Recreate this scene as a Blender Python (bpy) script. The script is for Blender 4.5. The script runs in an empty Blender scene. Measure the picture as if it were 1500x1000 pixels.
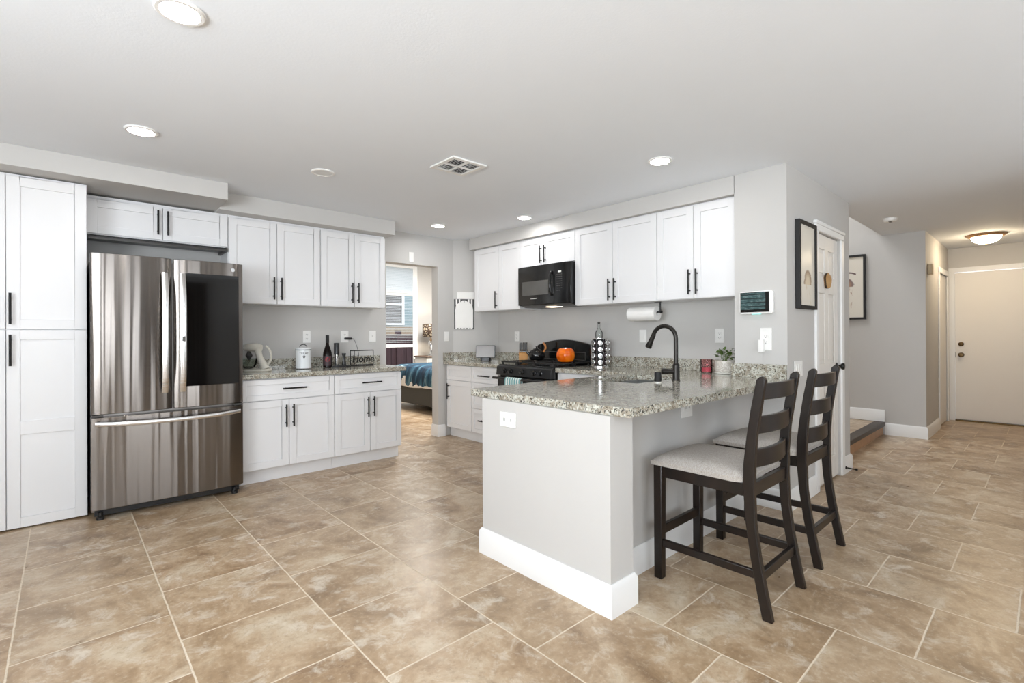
import bpy, bmesh, math, random
from mathutils import Vector, Matrix, Euler

scene = bpy.context.scene
COL = scene.collection
R = math.radians
PI = math.pi
random.seed(7)

# ------------------------------------------------------------------ camera
F_PX, CYY, YAW, PITCH, ROLL = 719.1, 488.75, 0.7407, 0.00176, -0.00474
CAM = Vector((-4.0833, -5.0525, 1.2363))
cam_data = bpy.data.cameras.new('camera')
cam = bpy.data.objects.new('camera', cam_data)
COL.objects.link(cam)
cam_data.sensor_fit = 'HORIZONTAL'
cam_data.sensor_width = 36.0
cam_data.lens = F_PX / 1500.0 * 36.0
cam_data.shift_y = -(500.0 - CYY) / 1500.0
cam_data.clip_start = 0.05
cam_data.clip_end = 100
f0 = Vector((math.sin(YAW), math.cos(YAW), 0)); r0 = Vector((math.cos(YAW), -math.sin(YAW), 0)); up = Vector((0, 0, 1))
fw = math.cos(PITCH) * f0 + math.sin(PITCH) * up
u0 = math.cos(PITCH) * up - math.sin(PITCH) * f0
rt = math.cos(ROLL) * r0 + math.sin(ROLL) * u0
uu = math.cos(ROLL) * u0 - math.sin(ROLL) * r0
m = Matrix.Identity(4)
for i in range(3):
    m[i][0], m[i][1], m[i][2], m[i][3] = rt[i], uu[i], -fw[i], CAM[i]
cam.matrix_world = m
scene.camera = cam

# ------------------------------------------------------------------ view, world, daylight
scene.view_settings.view_transform = 'Standard'
scene.view_settings.look = 'None'
scene.view_settings.gamma = 1.0
scene.view_settings.use_curve_mapping = False
scene.view_settings.exposure = -0.58
try:
    scene.cycles.use_denoising = True
    scene.cycles.max_bounces = 10
    scene.cycles.diffuse_bounces = 6
    scene.cycles.glossy_bounces = 5
    scene.cycles.transmission_bounces = 8
    scene.cycles.sample_clamp_indirect = 6.0
    scene.cycles.caustics_reflective = False
    scene.cycles.caustics_refractive = False
except Exception:
    pass
world = bpy.data.worlds.new('world')
scene.world = world
world.use_nodes = True
world.node_tree.nodes['Background'].inputs[0].default_value = (0.86, 0.93, 1.0, 1)
world.node_tree.nodes['Background'].inputs[1].default_value = 3.2

def area(name, loc, rot, sx, sy, power, color=(1, 1, 1)):
    l = bpy.data.lights.new(name, 'AREA')
    l.shape = 'RECTANGLE'; l.size = sx; l.size_y = sy; l.energy = power; l.color = color
    o = bpy.data.objects.new(name, l); COL.objects.link(o)
    o.location = loc; o.rotation_euler = rot
    return o
DAY = (0.885, 0.945, 1.0)
UPT = 45     # upward tilt given to the daylight lamps to brighten the ceiling
area('daylight_patio_door', (-3.12, -7.93, 1.15), (R(90 + UPT), 0, 0), 1.25, 2.0, 60, DAY)
area('daylight_rear_window', (-5.2, -7.93, 1.5), (R(90 + UPT), 0, 0), 1.5, 1.2, 100, DAY)
area('daylight_side_window', (-6.43, -4.9, 1.45), (R(90 + UPT), 0, R(-90)), 2.6, 1.3, 365, DAY)
area('ceiling_fill_right', (-0.25, -7.93, 1.5), (R(90 + 74), 0, 0), 1.5, 1.4, 85, DAY)  # added lamp aimed upward to brighten the ceiling at right
area('daylight_stairwell', (2.25, -2.2, 4.45), (0, 0, 0), 1.2, 1.4, 120, (0.97, 0.985, 1.0))
area('bedroom_fill', (0.6, 1.7, 2.74), (0, 0, 0), 0.9, 0.9, 250, (1.0, 0.96, 0.90))  # added unseen lamp that brightens the bedroom

# ------------------------------------------------------------------ materials
def lin(c):
    c = c / 255.0
    return c / 12.92 if c <= 0.04045 else ((c + 0.055) / 1.055) ** 2.4
def rgb(r, g, b):
    return (lin(r), lin(g), lin(b), 1.0)
MATS = {}
class NT:
    """small helper around a node tree"""
    def __init__(self, name):
        self.m = bpy.data.materials.new(name); self.m.use_nodes = True
        self.t = self.m.node_tree; self.b = self.t.nodes['Principled BSDF']
        MATS[name] = self.m
    def n(self, kind, **kw):
        x = self.t.nodes.new(kind)
        for k, v in kw.items(): setattr(x, k, v)
        return x
    def l(self, a, b): self.t.links.new(a, b)
    def val(self, sock, v):
        if hasattr(v, 'is_linked') or hasattr(v, 'links'): self.l(v, sock)
        else: sock.default_value = v
    def math(self, op, a, b=0.0, c=None, clamp=False):
        x = self.n('ShaderNodeMath', operation=op, use_clamp=clamp)
        self.val(x.inputs[0], a); self.val(x.inputs[1], b)
        if c is not None: self.val(x.inputs[2], c)
        return x.outputs[0]
    def mix(self, f, a, b):
        x = self.n('ShaderNodeMix', data_type='RGBA')
        self.val(x.inputs[0], f); self.val(x.inputs[6], a); self.val(x.inputs[7], b)
        return x.outputs[2]
    def noise(self, vec, scale, detail=4, rough=0.55, dist=0.0):
        x = self.n('ShaderNodeTexNoise')
        if vec is not None: self.l(vec, x.inputs['Vector'])
        x.inputs['Scale'].default_value = scale; x.inputs['Detail'].default_value = detail
        x.inputs['Roughness'].default_value = rough; x.inputs['Distortion'].default_value = dist
        return x.outputs[0]
    def ramp(self, fac, *stops):
        x = self.n('ShaderNodeValToRGB'); e = x.color_ramp.elements
        while len(e) < len(stops): e.new(0.5)
        for i, (p, c) in enumerate(stops): e[i].position = p; e[i].color = c
        self.l(fac, x.inputs[0]); return x.outputs[0]
    def step(self, v, lo, hi):
        x = self.n('ShaderNodeMapRange'); self.val(x.inputs[0], v)
        x.inputs[1].default_value = lo; x.inputs[2].default_value = hi
        return x.outputs[0]
    def pos(self): return self.n('ShaderNodeNewGeometry').outputs['Position']
    def obj(self): return self.n('ShaderNodeTexCoord').outputs['Object']
    def scaled(self, v, s):
        x = self.n('ShaderNodeMapping'); self.l(v, x.inputs[0]); x.inputs['Scale'].default_value = s
        return x.outputs[0]
    def bump(self, h, strength, dist=0.01):
        x = self.n('ShaderNodeBump'); x.inputs['Strength'].default_value = strength; x.inputs['Distance'].default_value = dist
        self.l(h, x.inputs['Height']); self.l(x.outputs[0], self.b.inputs['Normal'])
    def set(self, **kw):
        for k, v in kw.items(): self.val(self.b.inputs[k.replace('_', ' ')], v)
        return self

def plain(name, c, rough=0.5, metal=0.0, spec=0.5, vary=0.04, scale=6.0, bump=0.0, bscale=200.0):
    """a paint or plastic with a faint procedural variation of tone"""
    t = NT(name); p = t.obj()
    n = t.noise(p, scale, 3)
    d = tuple(max(0, x * (1 - vary)) for x in c[:3]) + (1,)
    h = tuple(min(1, x * (1 + vary)) for x in c[:3]) + (1,)
    t.set(Base_Color=t.mix(n, d, h), Roughness=rough, Metallic=metal, Specular_IOR_Level=spec)
    if bump: t.bump(t.noise(p, bscale, 2), bump, 0.002)
    return t.m

plain('wall_paint', rgb(195, 193, 190), 0.75, bump=0.12, bscale=160, vary=0.015)
plain('ceiling_paint', rgb(234, 238, 243), 0.8, bump=0.25, bscale=90, vary=0.01)
plain('trim_white', rgb(236, 236, 235), 0.4, vary=0.01)
plain('cabinet_white', rgb(230, 230, 231), 0.38, vary=0.01)
plain('door_white', rgb(232, 228, 222), 0.45, vary=0.01)
plain('plastic_white', rgb(236, 235, 232), 0.35, vary=0.01)
plain('slot_grey', rgb(88, 86, 83), 0.5)
plain('handle_black', rgb(30, 29, 28), 0.38, metal=0.5)
plain('black_enamel', rgb(20, 20, 20), 0.12)
plain('black_plastic', rgb(26, 26, 27), 0.35)
plain('black_matte', rgb(22, 21, 21), 0.6)
plain('cast_iron', rgb(18, 18, 18), 0.45)
plain('charcoal', rgb(60, 58, 56), 0.35)
plain('chrome', rgb(222, 222, 222), 0.12, metal=1.0, vary=0.02)
plain('steel_sink', rgb(170, 170, 168), 0.3, metal=1.0)
plain('bronze', rgb(92, 72, 44), 0.35, metal=0.8)
plain('brown_metal', rgb(160, 122, 84), 0.4, metal=0.3)
plain('faucet_bronze', rgb(46, 43, 40), 0.35, metal=0.6)
plain('paper_white', rgb(240, 239, 236), 0.85, bump=0.15, bscale=120)
plain('ceramic_white', rgb(235, 234, 228), 0.25)
plain('enamel_white', rgb(228, 231, 232), 0.25)
plain('cream_plastic', rgb(226, 222, 210), 0.35)
plain('tan_plastic', rgb(186, 166, 134), 0.5)
plain('soil', rgb(62, 48, 36), 0.9)
plain('leaf_green', rgb(88, 112, 52), 0.5, vary=0.35, scale=30)
plain('bed_upholstery', rgb(72, 72, 70), 0.85, bump=0.3, bscale=300)
plain('sheet_white', rgb(226, 226, 226), 0.8)
plain('shade_trim', rgb(90, 70, 56), 0.6)
plain('ribbon_red', rgb(150, 30, 42), 0.5)
plain('label_dark', rgb(58, 40, 44), 0.5)
plain('riser_tile', rgb(184, 146, 112), 0.5, vary=0.25, scale=9)
plain('nosing', rgb(66, 58, 52), 0.5, vary=0.2, scale=20)
plain('nightstand_white', rgb(214, 210, 204), 0.5)
plain('stone_cap', rgb(172, 156, 136), 0.8, vary=0.3, scale=14)
plain('siding_blue', rgb(160, 178, 184), 0.8, vary=0.06)
plain('knife_wood_dark', rgb(40, 36, 33), 0.4)

def wood(name, c1, c2, rough=0.4, axis=2, scale=14):
    t = NT(name); s = [scale, scale, scale]; s[axis] = scale * 0.08
    n = t.noise(t.scaled(t.obj(), s), 1.0, 6, 0.6, 0.6)
    t.set(Base_Color=t.ramp(n, (0.3, c1), (0.7, c2)), Roughness=rough)
    return t.m
wood('stool_wood', rgb(9, 6, 4), rgb(32, 20, 13), 0.33)
wood('block_wood', rgb(176, 118, 52), rgb(206, 150, 78), 0.5)
wood('slice_wood', rgb(168, 124, 72), rgb(196, 156, 102), 0.55, axis=0)
wood('handle_wood', rgb(170, 100, 44), rgb(204, 134, 66), 0.45)
wood('fence_wood', rgb(66, 47, 52), rgb(96, 72, 76), 0.8, scale=9)
wood('bark', rgb(50, 38, 28), rgb(76, 60, 44), 0.9)

# tiled floor: columns of 0.5075 m along y, staggered by half a tile
def tile_floor():
    t = NT('floor_tile'); p = t.pos()
    sep = t.n('ShaderNodeSeparateXYZ'); t.l(p, sep.inputs[0])
    wob = t.math('MULTIPLY', t.math('SUBTRACT', t.noise(p, 9.0, 3), 0.5), 0.012)
    x = t.math('ADD', t.math('DIVIDE', t.math('ADD', sep.outputs[0], 4.2405 + 5.075), 0.5075), wob)
    row = t.math('FLOOR', x)
    par = t.math('MODULO', row, 2.0)
    y = t.math('ADD', sep.outputs[1], 1.395 + 12.216)
    y = t.math('SUBTRACT', y, t.math('MULTIPLY', par, 0.2545))
    y = t.math('ADD', t.math('DIVIDE', y, 0.509), wob)
    cell = t.math('FLOOR', y)
    fx = t.math('FRACT', x); fy = t.math('FRACT', y)
    ex = t.math('MINIMUM', fx, t.math('SUBTRACT', 1.0, fx))
    ey = t.math('MINIMUM', fy, t.math('SUBTRACT', 1.0, fy))
    e = t.math('MINIMUM', ex, ey)
    grout = t.math('SUBTRACT', 1.0, t.step(e, 0.0045, 0.0085))
    comb = t.n('ShaderNodeCombineXYZ'); t.l(row, comb.inputs[0]); t.l(cell, comb.inputs[1])
    wn = t.n('ShaderNodeTexWhiteNoise', noise_dimensions='2D'); t.l(comb.outputs[0], wn.inputs['Vector'])
    va = t.n('ShaderNodeVectorMath', operation='MULTIPLY_ADD')
    t.l(wn.outputs['Color'], va.inputs[0]); va.inputs[1].default_value = (13, 17, 5); t.l(p, va.inputs[2])
    q = va.outputs[0]
    big = t.noise(q, 3.2, 6, 0.66, 0.6); mid = t.noise(q, 8.0, 8, 0.68, 0.5); fine = t.noise(q, 52.0, 5, 0.65)
    base = t.ramp(big, (0.32, rgb(120, 94, 68)), (0.44, rgb(156, 129, 99)), (0.54, rgb(175, 150, 121)), (0.68, rgb(197, 181, 157)))
    base = t.mix(t.math('MULTIPLY', t.step(mid, 0.53, 0.68), 0.65), base, rgb(220, 212, 198))
    base = t.mix(t.math('MULTIPLY', t.step(mid, 0.46, 0.32), 0.6), base, rgb(128, 102, 75))
    base = t.mix(t.math('MULTIPLY', t.step(fine, 0.55, 0.68), 0.34), base, rgb(208, 196, 174))
    base = t.mix(t.math('MULTIPLY', t.step(fine, 0.45, 0.34), 0.30), base, rgb(120, 98, 72))
    base = t.mix(t.math('MULTIPLY', wn.outputs['Value'], 0.22), base, rgb(174, 156, 130))
    gcol = t.ramp(fine, (0.3, rgb(196, 180, 156)), (0.7, rgb(222, 208, 188)))
    t.set(Base_Color=t.mix(grout, base, gcol), Roughness=t.math('ADD', t.math('MULTIPLY', mid, 0.25), t.math('ADD', 0.20, t.math('MULTIPLY', grout, 0.3))), Specular_IOR_Level=0.5)
    h = t.math('SUBTRACT', t.math('ADD', t.math('MULTIPLY', mid, 0.5), t.math('MULTIPLY', fine, 0.15)), grout)
    t.bump(h, 0.25, 0.004)
    return t.m
tile_floor()

def granite():
    t = NT('granite'); p = t.pos()
    a = t.noise(p, 24, 6, 0.65, 0.4); b = t.noise(p, 62, 5, 0.6, 0.2); c = t.noise(p, 120, 3, 0.6)
    base = t.ramp(a, (0.30, rgb(118, 108, 92)), (0.44, rgb(160, 152, 137)), (0.58, rgb(186, 184, 172)), (0.72, rgb(210, 210, 201)))
    base = t.mix(t.step(b, 0.55, 0.66), base, rgb(122, 112, 96))
    v = t.n('ShaderNodeTexVoronoi'); v.inputs['Scale'].default_value = 110; t.l(p, v.inputs['Vector'])
    base = t.mix(t.math('MULTIPLY', t.step(v.outputs['Color'], 0.66, 0.74), 0.55), base, rgb(218, 219, 210))
    base = t.mix(t.math('MULTIPLY', t.step(c, 0.555, 0.60), 0.9), base, rgb(42, 40, 38))
    t.set(Base_Color=base, Roughness=0.09, Specular_IOR_Level=0.5)
    return t.m
granite()

def stainless(name, c, rough, aniso, wave):
    t = NT(name); p = t.obj()
    tan = t.n('ShaderNodeTangent', direction_type='RADIAL', axis='Z')
    t.l(tan.outputs[0], t.b.inputs['Tangent'])
    br = t.noise(t.scaled(p, (3, 3, 420)), 1.0, 2)
    t.set(Base_Color=c, Metallic=1.0, Roughness=t.math('ADD', t.math('MULTIPLY', br, 0.08), rough), Anisotropic=aniso, Anisotropic_Rotation=0.25)
    if wave:
        w = t.noise(t.scaled(p, (9.0, 1.0, 0.30)), 1.0, 1.5, 0.45, 0.35)
        t.bump(w, wave, 0.02)
    return t.m
stainless('stainless', rgb(126, 120, 115), 0.15, 0.92, 0.5)
stainless('stainless_handle', rgb(226, 225, 224), 0.22, 0.4, 0)
stainless('fridge_side', rgb(150, 146, 142), 0.3, 0.3, 0)

def glassy(name, c, rough=0.02, alpha_mix=0.75):
    """coloured glass body"""
    t = NT(name)
    t.set(Base_Color=c, Roughness=rough, Transmission_Weight=alpha_mix, IOR=1.2)
    return t.m
def thin_glass(name, c, refl=0.10):
    """thin glass wall: tinted see-through with a sheen that grows towards grazing angles"""
    t = NT(name); tr = t.n('ShaderNodeBsdfTransparent'); tr.inputs[0].default_value = c
    lw = t.n('ShaderNodeLayerWeight'); lw.inputs[0].default_value = refl
    gl = t.n('ShaderNodeBsdfGlossy'); gl.inputs['Roughness'].default_value = 0.04
    mx = t.n('ShaderNodeMixShader'); t.l(t.math('MULTIPLY', lw.outputs['Fresnel'], 1.0), mx.inputs[0])
    t.l(tr.outputs[0], mx.inputs[1]); t.l(gl.outputs[0], mx.inputs[2])
    t.l(mx.outputs[0], t.t.nodes['Material Output'].inputs[0])
    return t.m
thin_glass('clear_glass', (0.90, 0.93, 0.92, 1), 0.22)
thin_glass('pane_glass', (0.985, 0.99, 0.99, 1), 0.06)
thin_glass('red_glass', (0.95, 0.80, 0.82, 1), 0.18)
plain('wax_red', rgb(224, 120, 134), 0.5)
glassy('wine_glass', rgb(26, 20, 18), 0.06, 0.1)
t = NT('dark_glass'); t.set(Base_Color=t.mix(t.noise(t.obj(), 3, 2), rgb(6, 6, 6), rgb(13, 12, 12)), Roughness=0.05, Specular_IOR_Level=0.6)
t = NT('micro_glass'); t.set(Base_Color=t.mix(t.noise(t.obj(), 4, 2), rgb(70, 69, 66), rgb(92, 90, 86)), Roughness=0.14, Specular_IOR_Level=0.6)

def emis(name, c, strength):
    t = NT(name); n = t.noise(t.obj(), 5, 1)
    t.set(Base_Color=c, Emission_Color=t.mix(n, c, c), Emission_Strength=strength)
    return t.m
emis('lens_light', (1.0, 0.985, 0.97, 1), 190.0)
emis('dome_light', (1.0, 0.80, 0.54, 1), 85.0)
emis('cooktop_light', (1.0, 0.82, 0.62, 1), 6.0)
emis('lamp_bulb', (1.0, 0.86, 0.66, 1), 300.0)
plain('lens_off', rgb(222, 222, 220), 0.5)

def fabric(name, c1, c2, scale=260):
    t = NT(name); p = t.obj()
    n = t.noise(p, scale, 2); w = t.noise(t.scaled(p, (1, 6, 1)), 60, 3)
    t.set(Base_Color=t.ramp(t.math('ADD', t.math('MULTIPLY', n, 0.5), t.math('MULTIPLY', w, 0.5)), (0.35, c1), (0.65, c2)), Roughness=0.9, Specular_IOR_Level=0.2)
    t.bump(n, 0.4, 0.002)
    return t.m
fabric('seat_fabric', rgb(148, 141, 134), rgb(186, 180, 173))

t = NT('blanket'); p = t.obj()
w = t.noise(t.scaled(p, (1.2, 4.5, 1.0)), 1.4, 4, 0.6, 1.2)
t.set(Base_Color=t.ramp(w, (0.30, rgb(8, 22, 40)), (0.48, rgb(16, 54, 78)), (0.60, rgb(48, 94, 116)), (0.72, rgb(160, 182, 188))), Roughness=0.85)
t = NT('towel'); p = t.obj()
wv = t.n('ShaderNodeTexWave', bands_direction='Y'); wv.inputs['Scale'].default_value = 9; wv.inputs['Distortion'].default_value = 0.6; t.l(p, wv.inputs[0])
t.set(Base_Color=t.ramp(wv.outputs['Fac'], (0.35, rgb(120, 168, 170)), (0.6, rgb(226, 232, 228))), Roughness=0.95)
t = NT('pumpkin_glaze'); n = t.noise(t.obj(), 9, 3)
t.set(Base_Color=t.ramp(n, (0.3, rgb(226, 84, 10)), (0.7, rgb(246, 138, 16))), Roughness=0.15)
t = NT('marble_pot'); n = t.noise(t.obj(), 14, 6, 0.7, 2.0)
t.set(Base_Color=t.ramp(n, (0.42, rgb(226, 222, 214)), (0.5, rgb(190, 182, 172)), (0.58, rgb(232, 229, 222))), Roughness=0.3)
t = NT('shade_pattern'); p = t.obj(); v = t.n('ShaderNodeTexVoronoi', feature='DISTANCE_TO_EDGE'); v.inputs['Scale'].default_value = 16; t.l(p, v.inputs['Vector'])
t.set(Base_Color=t.ramp(v.outputs['Distance'], (0.12, rgb(70, 52, 42)), (0.22, rgb(205, 190, 165))), Roughness=0.8, Transmission_Weight=0.15)
t = NT('tablet_screen'); p = t.obj(); n = t.noise(t.scaled(p, (1, 1, 2.4)), 26, 5, 0.7)
sx = t.n('ShaderNodeSeparateXYZ'); t.l(p, sx.inputs[0])
col = t.ramp(n, (0.3, rgb(36, 52, 54)), (0.5, rgb(92, 132, 134)), (0.7, rgb(176, 206, 204)))
stripe = t.n('ShaderNodeTexWave', bands_direction='Z'); stripe.inputs['Scale'].default_value = 11; t.l(p, stripe.inputs[0])
col = t.mix(t.step(stripe.outputs['Fac'], 0.25, 0.1), col, rgb(40, 60, 62))
t.set(Base_Color=(0.01, 0.01, 0.01, 1), Roughness=0.2, Emission_Color=col, Emission_Strength=0.75)
t = NT('display_screen'); p = t.obj(); sx = t.n('ShaderNodeSeparateXYZ'); t.l(p, sx.inputs[0])
t.set(Base_Color=t.mix(t.noise(p, 2, 1), rgb(104, 102, 101), rgb(150, 148, 146)), Metallic=0.5, Roughness=0.22)

# jellyfish prints (procedural, an abstract sea-creature wash on cream paper)
def print_mat(name, body, pale, cx, cz, bell_w, bell_h, arc=None):
    t = NT(name); p = t.obj()
    s = t.n('ShaderNodeSeparateXYZ'); t.l(p, s.inputs[0])
    wob = t.math('MULTIPLY', t.math('SUBTRACT', t.noise(p, 22, 4), 0.5), 0.05)
    x = t.math('ADD', t.math('SUBTRACT', s.outputs[0], cx), wob); z = t.math('SUBTRACT', s.outputs[2], cz)
    d = t.math('SQRT', t.math('ADD', t.math('POWER', t.math('DIVIDE', x, bell_w), 2.0), t.math('POWER', t.math('DIVIDE', z, bell_h), 2.0)))
    bell = t.math('MULTIPLY', t.step(d, 1.05, 0.9), t.math('GREATER_THAN', z, -0.01))
    nt_ = t.noise(t.scaled(p, (30, 30, 9)), 1.0, 3, 0.6, 0.8)
    below = t.math('MULTIPLY', t.math('LESS_THAN', z, 0.0), t.math('GREATER_THAN', z, -bell_h * 2.8))
    tent = t.math('MULTIPLY', t.math('MULTIPLY', t.step(nt_, 0.56, 0.62), below), t.math('LESS_THAN', t.math('ABSOLUTE', x), bell_w * 0.8))
    c = t.mix(t.math('MULTIPLY', tent, 0.75), rgb(226, 220, 208), pale)
    c = t.mix(t.math('MULTIPLY', bell, 0.85), c, t.mix(t.step(d, 0.45, 0.95), pale, body))
    if arc:
        za = t.math('ABSOLUTE', t.math('SUBTRACT', t.math('ADD', z, t.math('MULTIPLY', t.math('POWER', x, 2.0), 2.2)), arc))
        c = t.mix(t.math('MULTIPLY', t.math('MULTIPLY', t.step(za, 0.012, 0.006), t.math('LESS_THAN', x, 0.11)), 0.9), c, body)
    t.set(Base_Color=c, Roughness=0.25)
print_mat('print_tan', rgb(118, 86, 54), rgb(208, 190, 162), 0.01, -0.13, 0.085, 0.10)
print_mat('print_purple', rgb(84, 52, 56), rgb(160, 120, 96), 0.075, 0.02, 0.085, 0.10, 0.17)

M = MATS
# ------------------------------------------------------------------ mesh building helpers
class MB:
    """collects boxes, tubes, lathes and prisms; build() links them as ONE mesh object"""
    def __init__(self): self.v = []; self.f = []
    def add(self, vs, fs):
        k = len(self.v); self.v += [Vector(x) for x in vs]; self.f += [tuple(i + k for i in f) for f in fs]; return self
    def box(self, x0, x1, y0, y1, z0, z1):
        x0, x1 = sorted((x0, x1)); y0, y1 = sorted((y0, y1)); z0, z1 = sorted((z0, z1))
        vs = [(x, y, z) for z in (z0, z1) for y in (y0, y1) for x in (x0, x1)]
        return self.add(vs, [(0, 2, 3, 1), (4, 5, 7, 6), (0, 1, 5, 4), (2, 6, 7, 3), (0, 4, 6, 2), (1, 3, 7, 5)])
    def prism(self, poly, z0, z1, axis='z'):
        """extrude a polygon of (a, b) points along an axis"""
        def P(a, b, c): return {'z': (a, b, c), 'y': (a, c, b), 'x': (c, a, b)}[axis]
        n = len(poly); vs = [P(a, b, z0) for a, b in poly] + [P(a, b, z1) for a, b in poly]
        fs = [tuple(range(n)), tuple(range(2 * n - 1, n - 1, -1))] + [(i, n + i, n + (i + 1) % n, (i + 1) % n) for i in range(n)]
        return self.add(vs, fs)
    def tube(self, pts, r, n=10, caps=True):
        pts = [Vector(p) for p in pts]; rs = r if isinstance(r, (list, tuple)) else [r] * len(pts)
        k = len(self.v); prev = None
        for i, p in enumerate(pts):
            d = (pts[min(i + 1, len(pts) - 1)] - pts[max(i - 1, 0)]).normalized()
            if prev is None:
                a = d.orthogonal().normalized()
            else:
                a = (prev - d * prev.dot(d)).normalized()
            b = d.cross(a); prev = a
            for j in range(n):
                t = 2 * PI * j / n
                self.v.append(p + (a * math.cos(t) + b * math.sin(t)) * rs[i])
        for i in range(len(pts) - 1):
            for j in range(n):
                self.f.append((k + i * n + j, k + i * n + (j + 1) % n, k + (i + 1) * n + (j + 1) % n, k + (i + 1) * n + j))
        if caps:
            self.f.append(tuple(k + j for j in range(n))[::-1]); e = k + (len(pts) - 1) * n
            self.f.append(tuple(e + j for j in range(n)))
        return self
    def cyl(self, p0, p1, r0, r1=None, n=24): return self.tube([p0, p1], [r0, r0 if r1 is None else r1], n)
    def lathe(self, prof, c=(0, 0, 0), n=32, squash=None):
        """profile of (radius, z) turned about z at c"""
        k = len(self.v); c = Vector(c)
        for r, z in prof:
            for j in range(n):
                t = 2 * PI * j / n
                rr = r * (squash(t) if squash else 1)
                self.v.append(c + Vector((rr * math.cos(t), rr * math.sin(t), z)))
        for i in range(len(prof) - 1):
            for j in range(n):
                self.f.append((k + i * n + j, k + i * n + (j + 1) % n, k + (i + 1) * n + (j + 1) % n, k + (i + 1) * n + j))
        if prof[0][0] > 1e-6: self.f.append(tuple(k + j for j in range(n))[::-1])
        if prof[-1][0] > 1e-6:
            e = k + (len(prof) - 1) * n; self.f.append(tuple(e + j for j in range(n)))
        return self
    def rbox(self, x0, x1, y0, y1, z0, z1, r=0.02, n=5, axis='z'):
        """box with corners rounded about an axis"""
        A = {'z': (x0, x1, y0, y1, z0, z1), 'y': (x0, x1, z0, z1, y0, y1), 'x': (y0, y1, z0, z1, x0, x1)}[axis]
        a0, a1, b0, b1, c0, c1 = A; pts = []
        for cx, cy, s in ((a1 - r, b1 - r, 0), (a0 + r, b1 - r, 1), (a0 + r, b0 + r, 2), (a1 - r, b0 + r, 3)):
            for i in range(n + 1):
                t = PI / 2 * (s + i / n); pts.append((cx + r * math.cos(t), cy + r * math.sin(t)))
        return self.prism(pts, c0, c1, axis)
    def xform(self, M4):
        self.v = [M4 @ v for v in self.v]; return self
    def build(self, name, mat, parent=None, base=None, bevel=0.0, seg=2, smooth=True):
        base = Vector(base) if base is not None else Vector((0, 0, 0))
        me = bpy.data.meshes.new(name)
        me.from_pydata([v - base for v in self.v], [], self.f)
        bm = bmesh.new(); bm.from_mesh(me)
        bmesh.ops.remove_doubles(bm, verts=bm.verts, dist=1e-6)
        bmesh.ops.recalc_face_normals(bm, faces=bm.faces); bm.to_mesh(me); bm.free()
        me.materials.append(M[mat])
        if smooth:
            for p in me.polygons: p.use_smooth = True
            me.set_sharp_from_angle(angle=R(32))
        o = bpy.data.objects.new(name, me); COL.objects.link(o)
        if parent is not None: o.parent = parent
        else: o.location = base
        if bevel:
            b = o.modifiers.new('bevel', 'BEVEL'); b.width = bevel; b.segments = seg; b.limit_method = 'ANGLE'; b.angle_limit = R(40)
        return o

def tag(o, label, cat, group=None, kind=None):
    o['label'] = label; o['category'] = cat
    if group: o['group'] = group
    if kind: o['kind'] = kind
    return o
def thing(name, label, cat, loc=(0, 0, 0), rz=0.0, group=None):
    o = bpy.data.objects.new(name, None); COL.objects.link(o)
    o.empty_display_size = 0.1; o.location = loc; o.rotation_euler = (0, 0, rz)
    return tag(o, label, cat, group)
def struct(name, mb, mat, label=None, cat=None, bevel=0.0, base=None):
    o = mb.build(name, mat, None, base, bevel); o['kind'] = 'structure'
    if label: o['label'] = label
    if cat: o['category'] = cat
    return o
def copy_tree(o, parent=None):
    c = o.copy(); COL.objects.link(c)
    if parent is not None: c.parent = parent
    for ch in [x for x in bpy.data.objects if x.parent == o]: copy_tree(ch, c)
    return c
def text_mb(s, size, depth, shear=0.0, bold=0.0):
    cu = bpy.data.curves.new('lettering', 'FONT'); cu.body = s; cu.size = size; cu.extrude = depth; cu.shear = shear; cu.offset = bold
    cu.align_x = 'CENTER'; cu.align_y = 'CENTER'; cu.resolution_u = 3
    ob = bpy.data.objects.new('lettering', cu); COL.objects.link(ob)
    dg = bpy.context.evaluated_depsgraph_get(); me = ob.evaluated_get(dg).to_mesh()
    b = MB(); b.add([v.co.copy() for v in me.vertices], [tuple(p.vertices) for p in me.polygons])
    ob.evaluated_get(dg).to_mesh_clear(); bpy.data.objects.remove(ob); bpy.data.curves.remove(cu)
    return b

# ------------------------------------------------------------------ dimensions
CEIL = 2.422
YW = -0.035          # plane of the fridge wall and of the bedroom doorway
CT, CB = 0.918, 0.878   # worktop top and bottom
S = struct
# ------------------------------------------------------------------ the setting
S('floor', MB().box(-6.6, 5.4, -8.1, 4.0, -0.12, 0.0), 'floor_tile', 'staggered tan stone-look floor tiles with pale grout', 'floor')
S('ceiling', MB().box(-6.6, 1.32, -8.1, 0.1, CEIL, CEIL + 0.1).box(1.32, 5.4, -8.1, -3.685, CEIL, CEIL + 0.1), 'ceiling_paint', 'flat white textured ceiling', 'ceiling')
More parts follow.
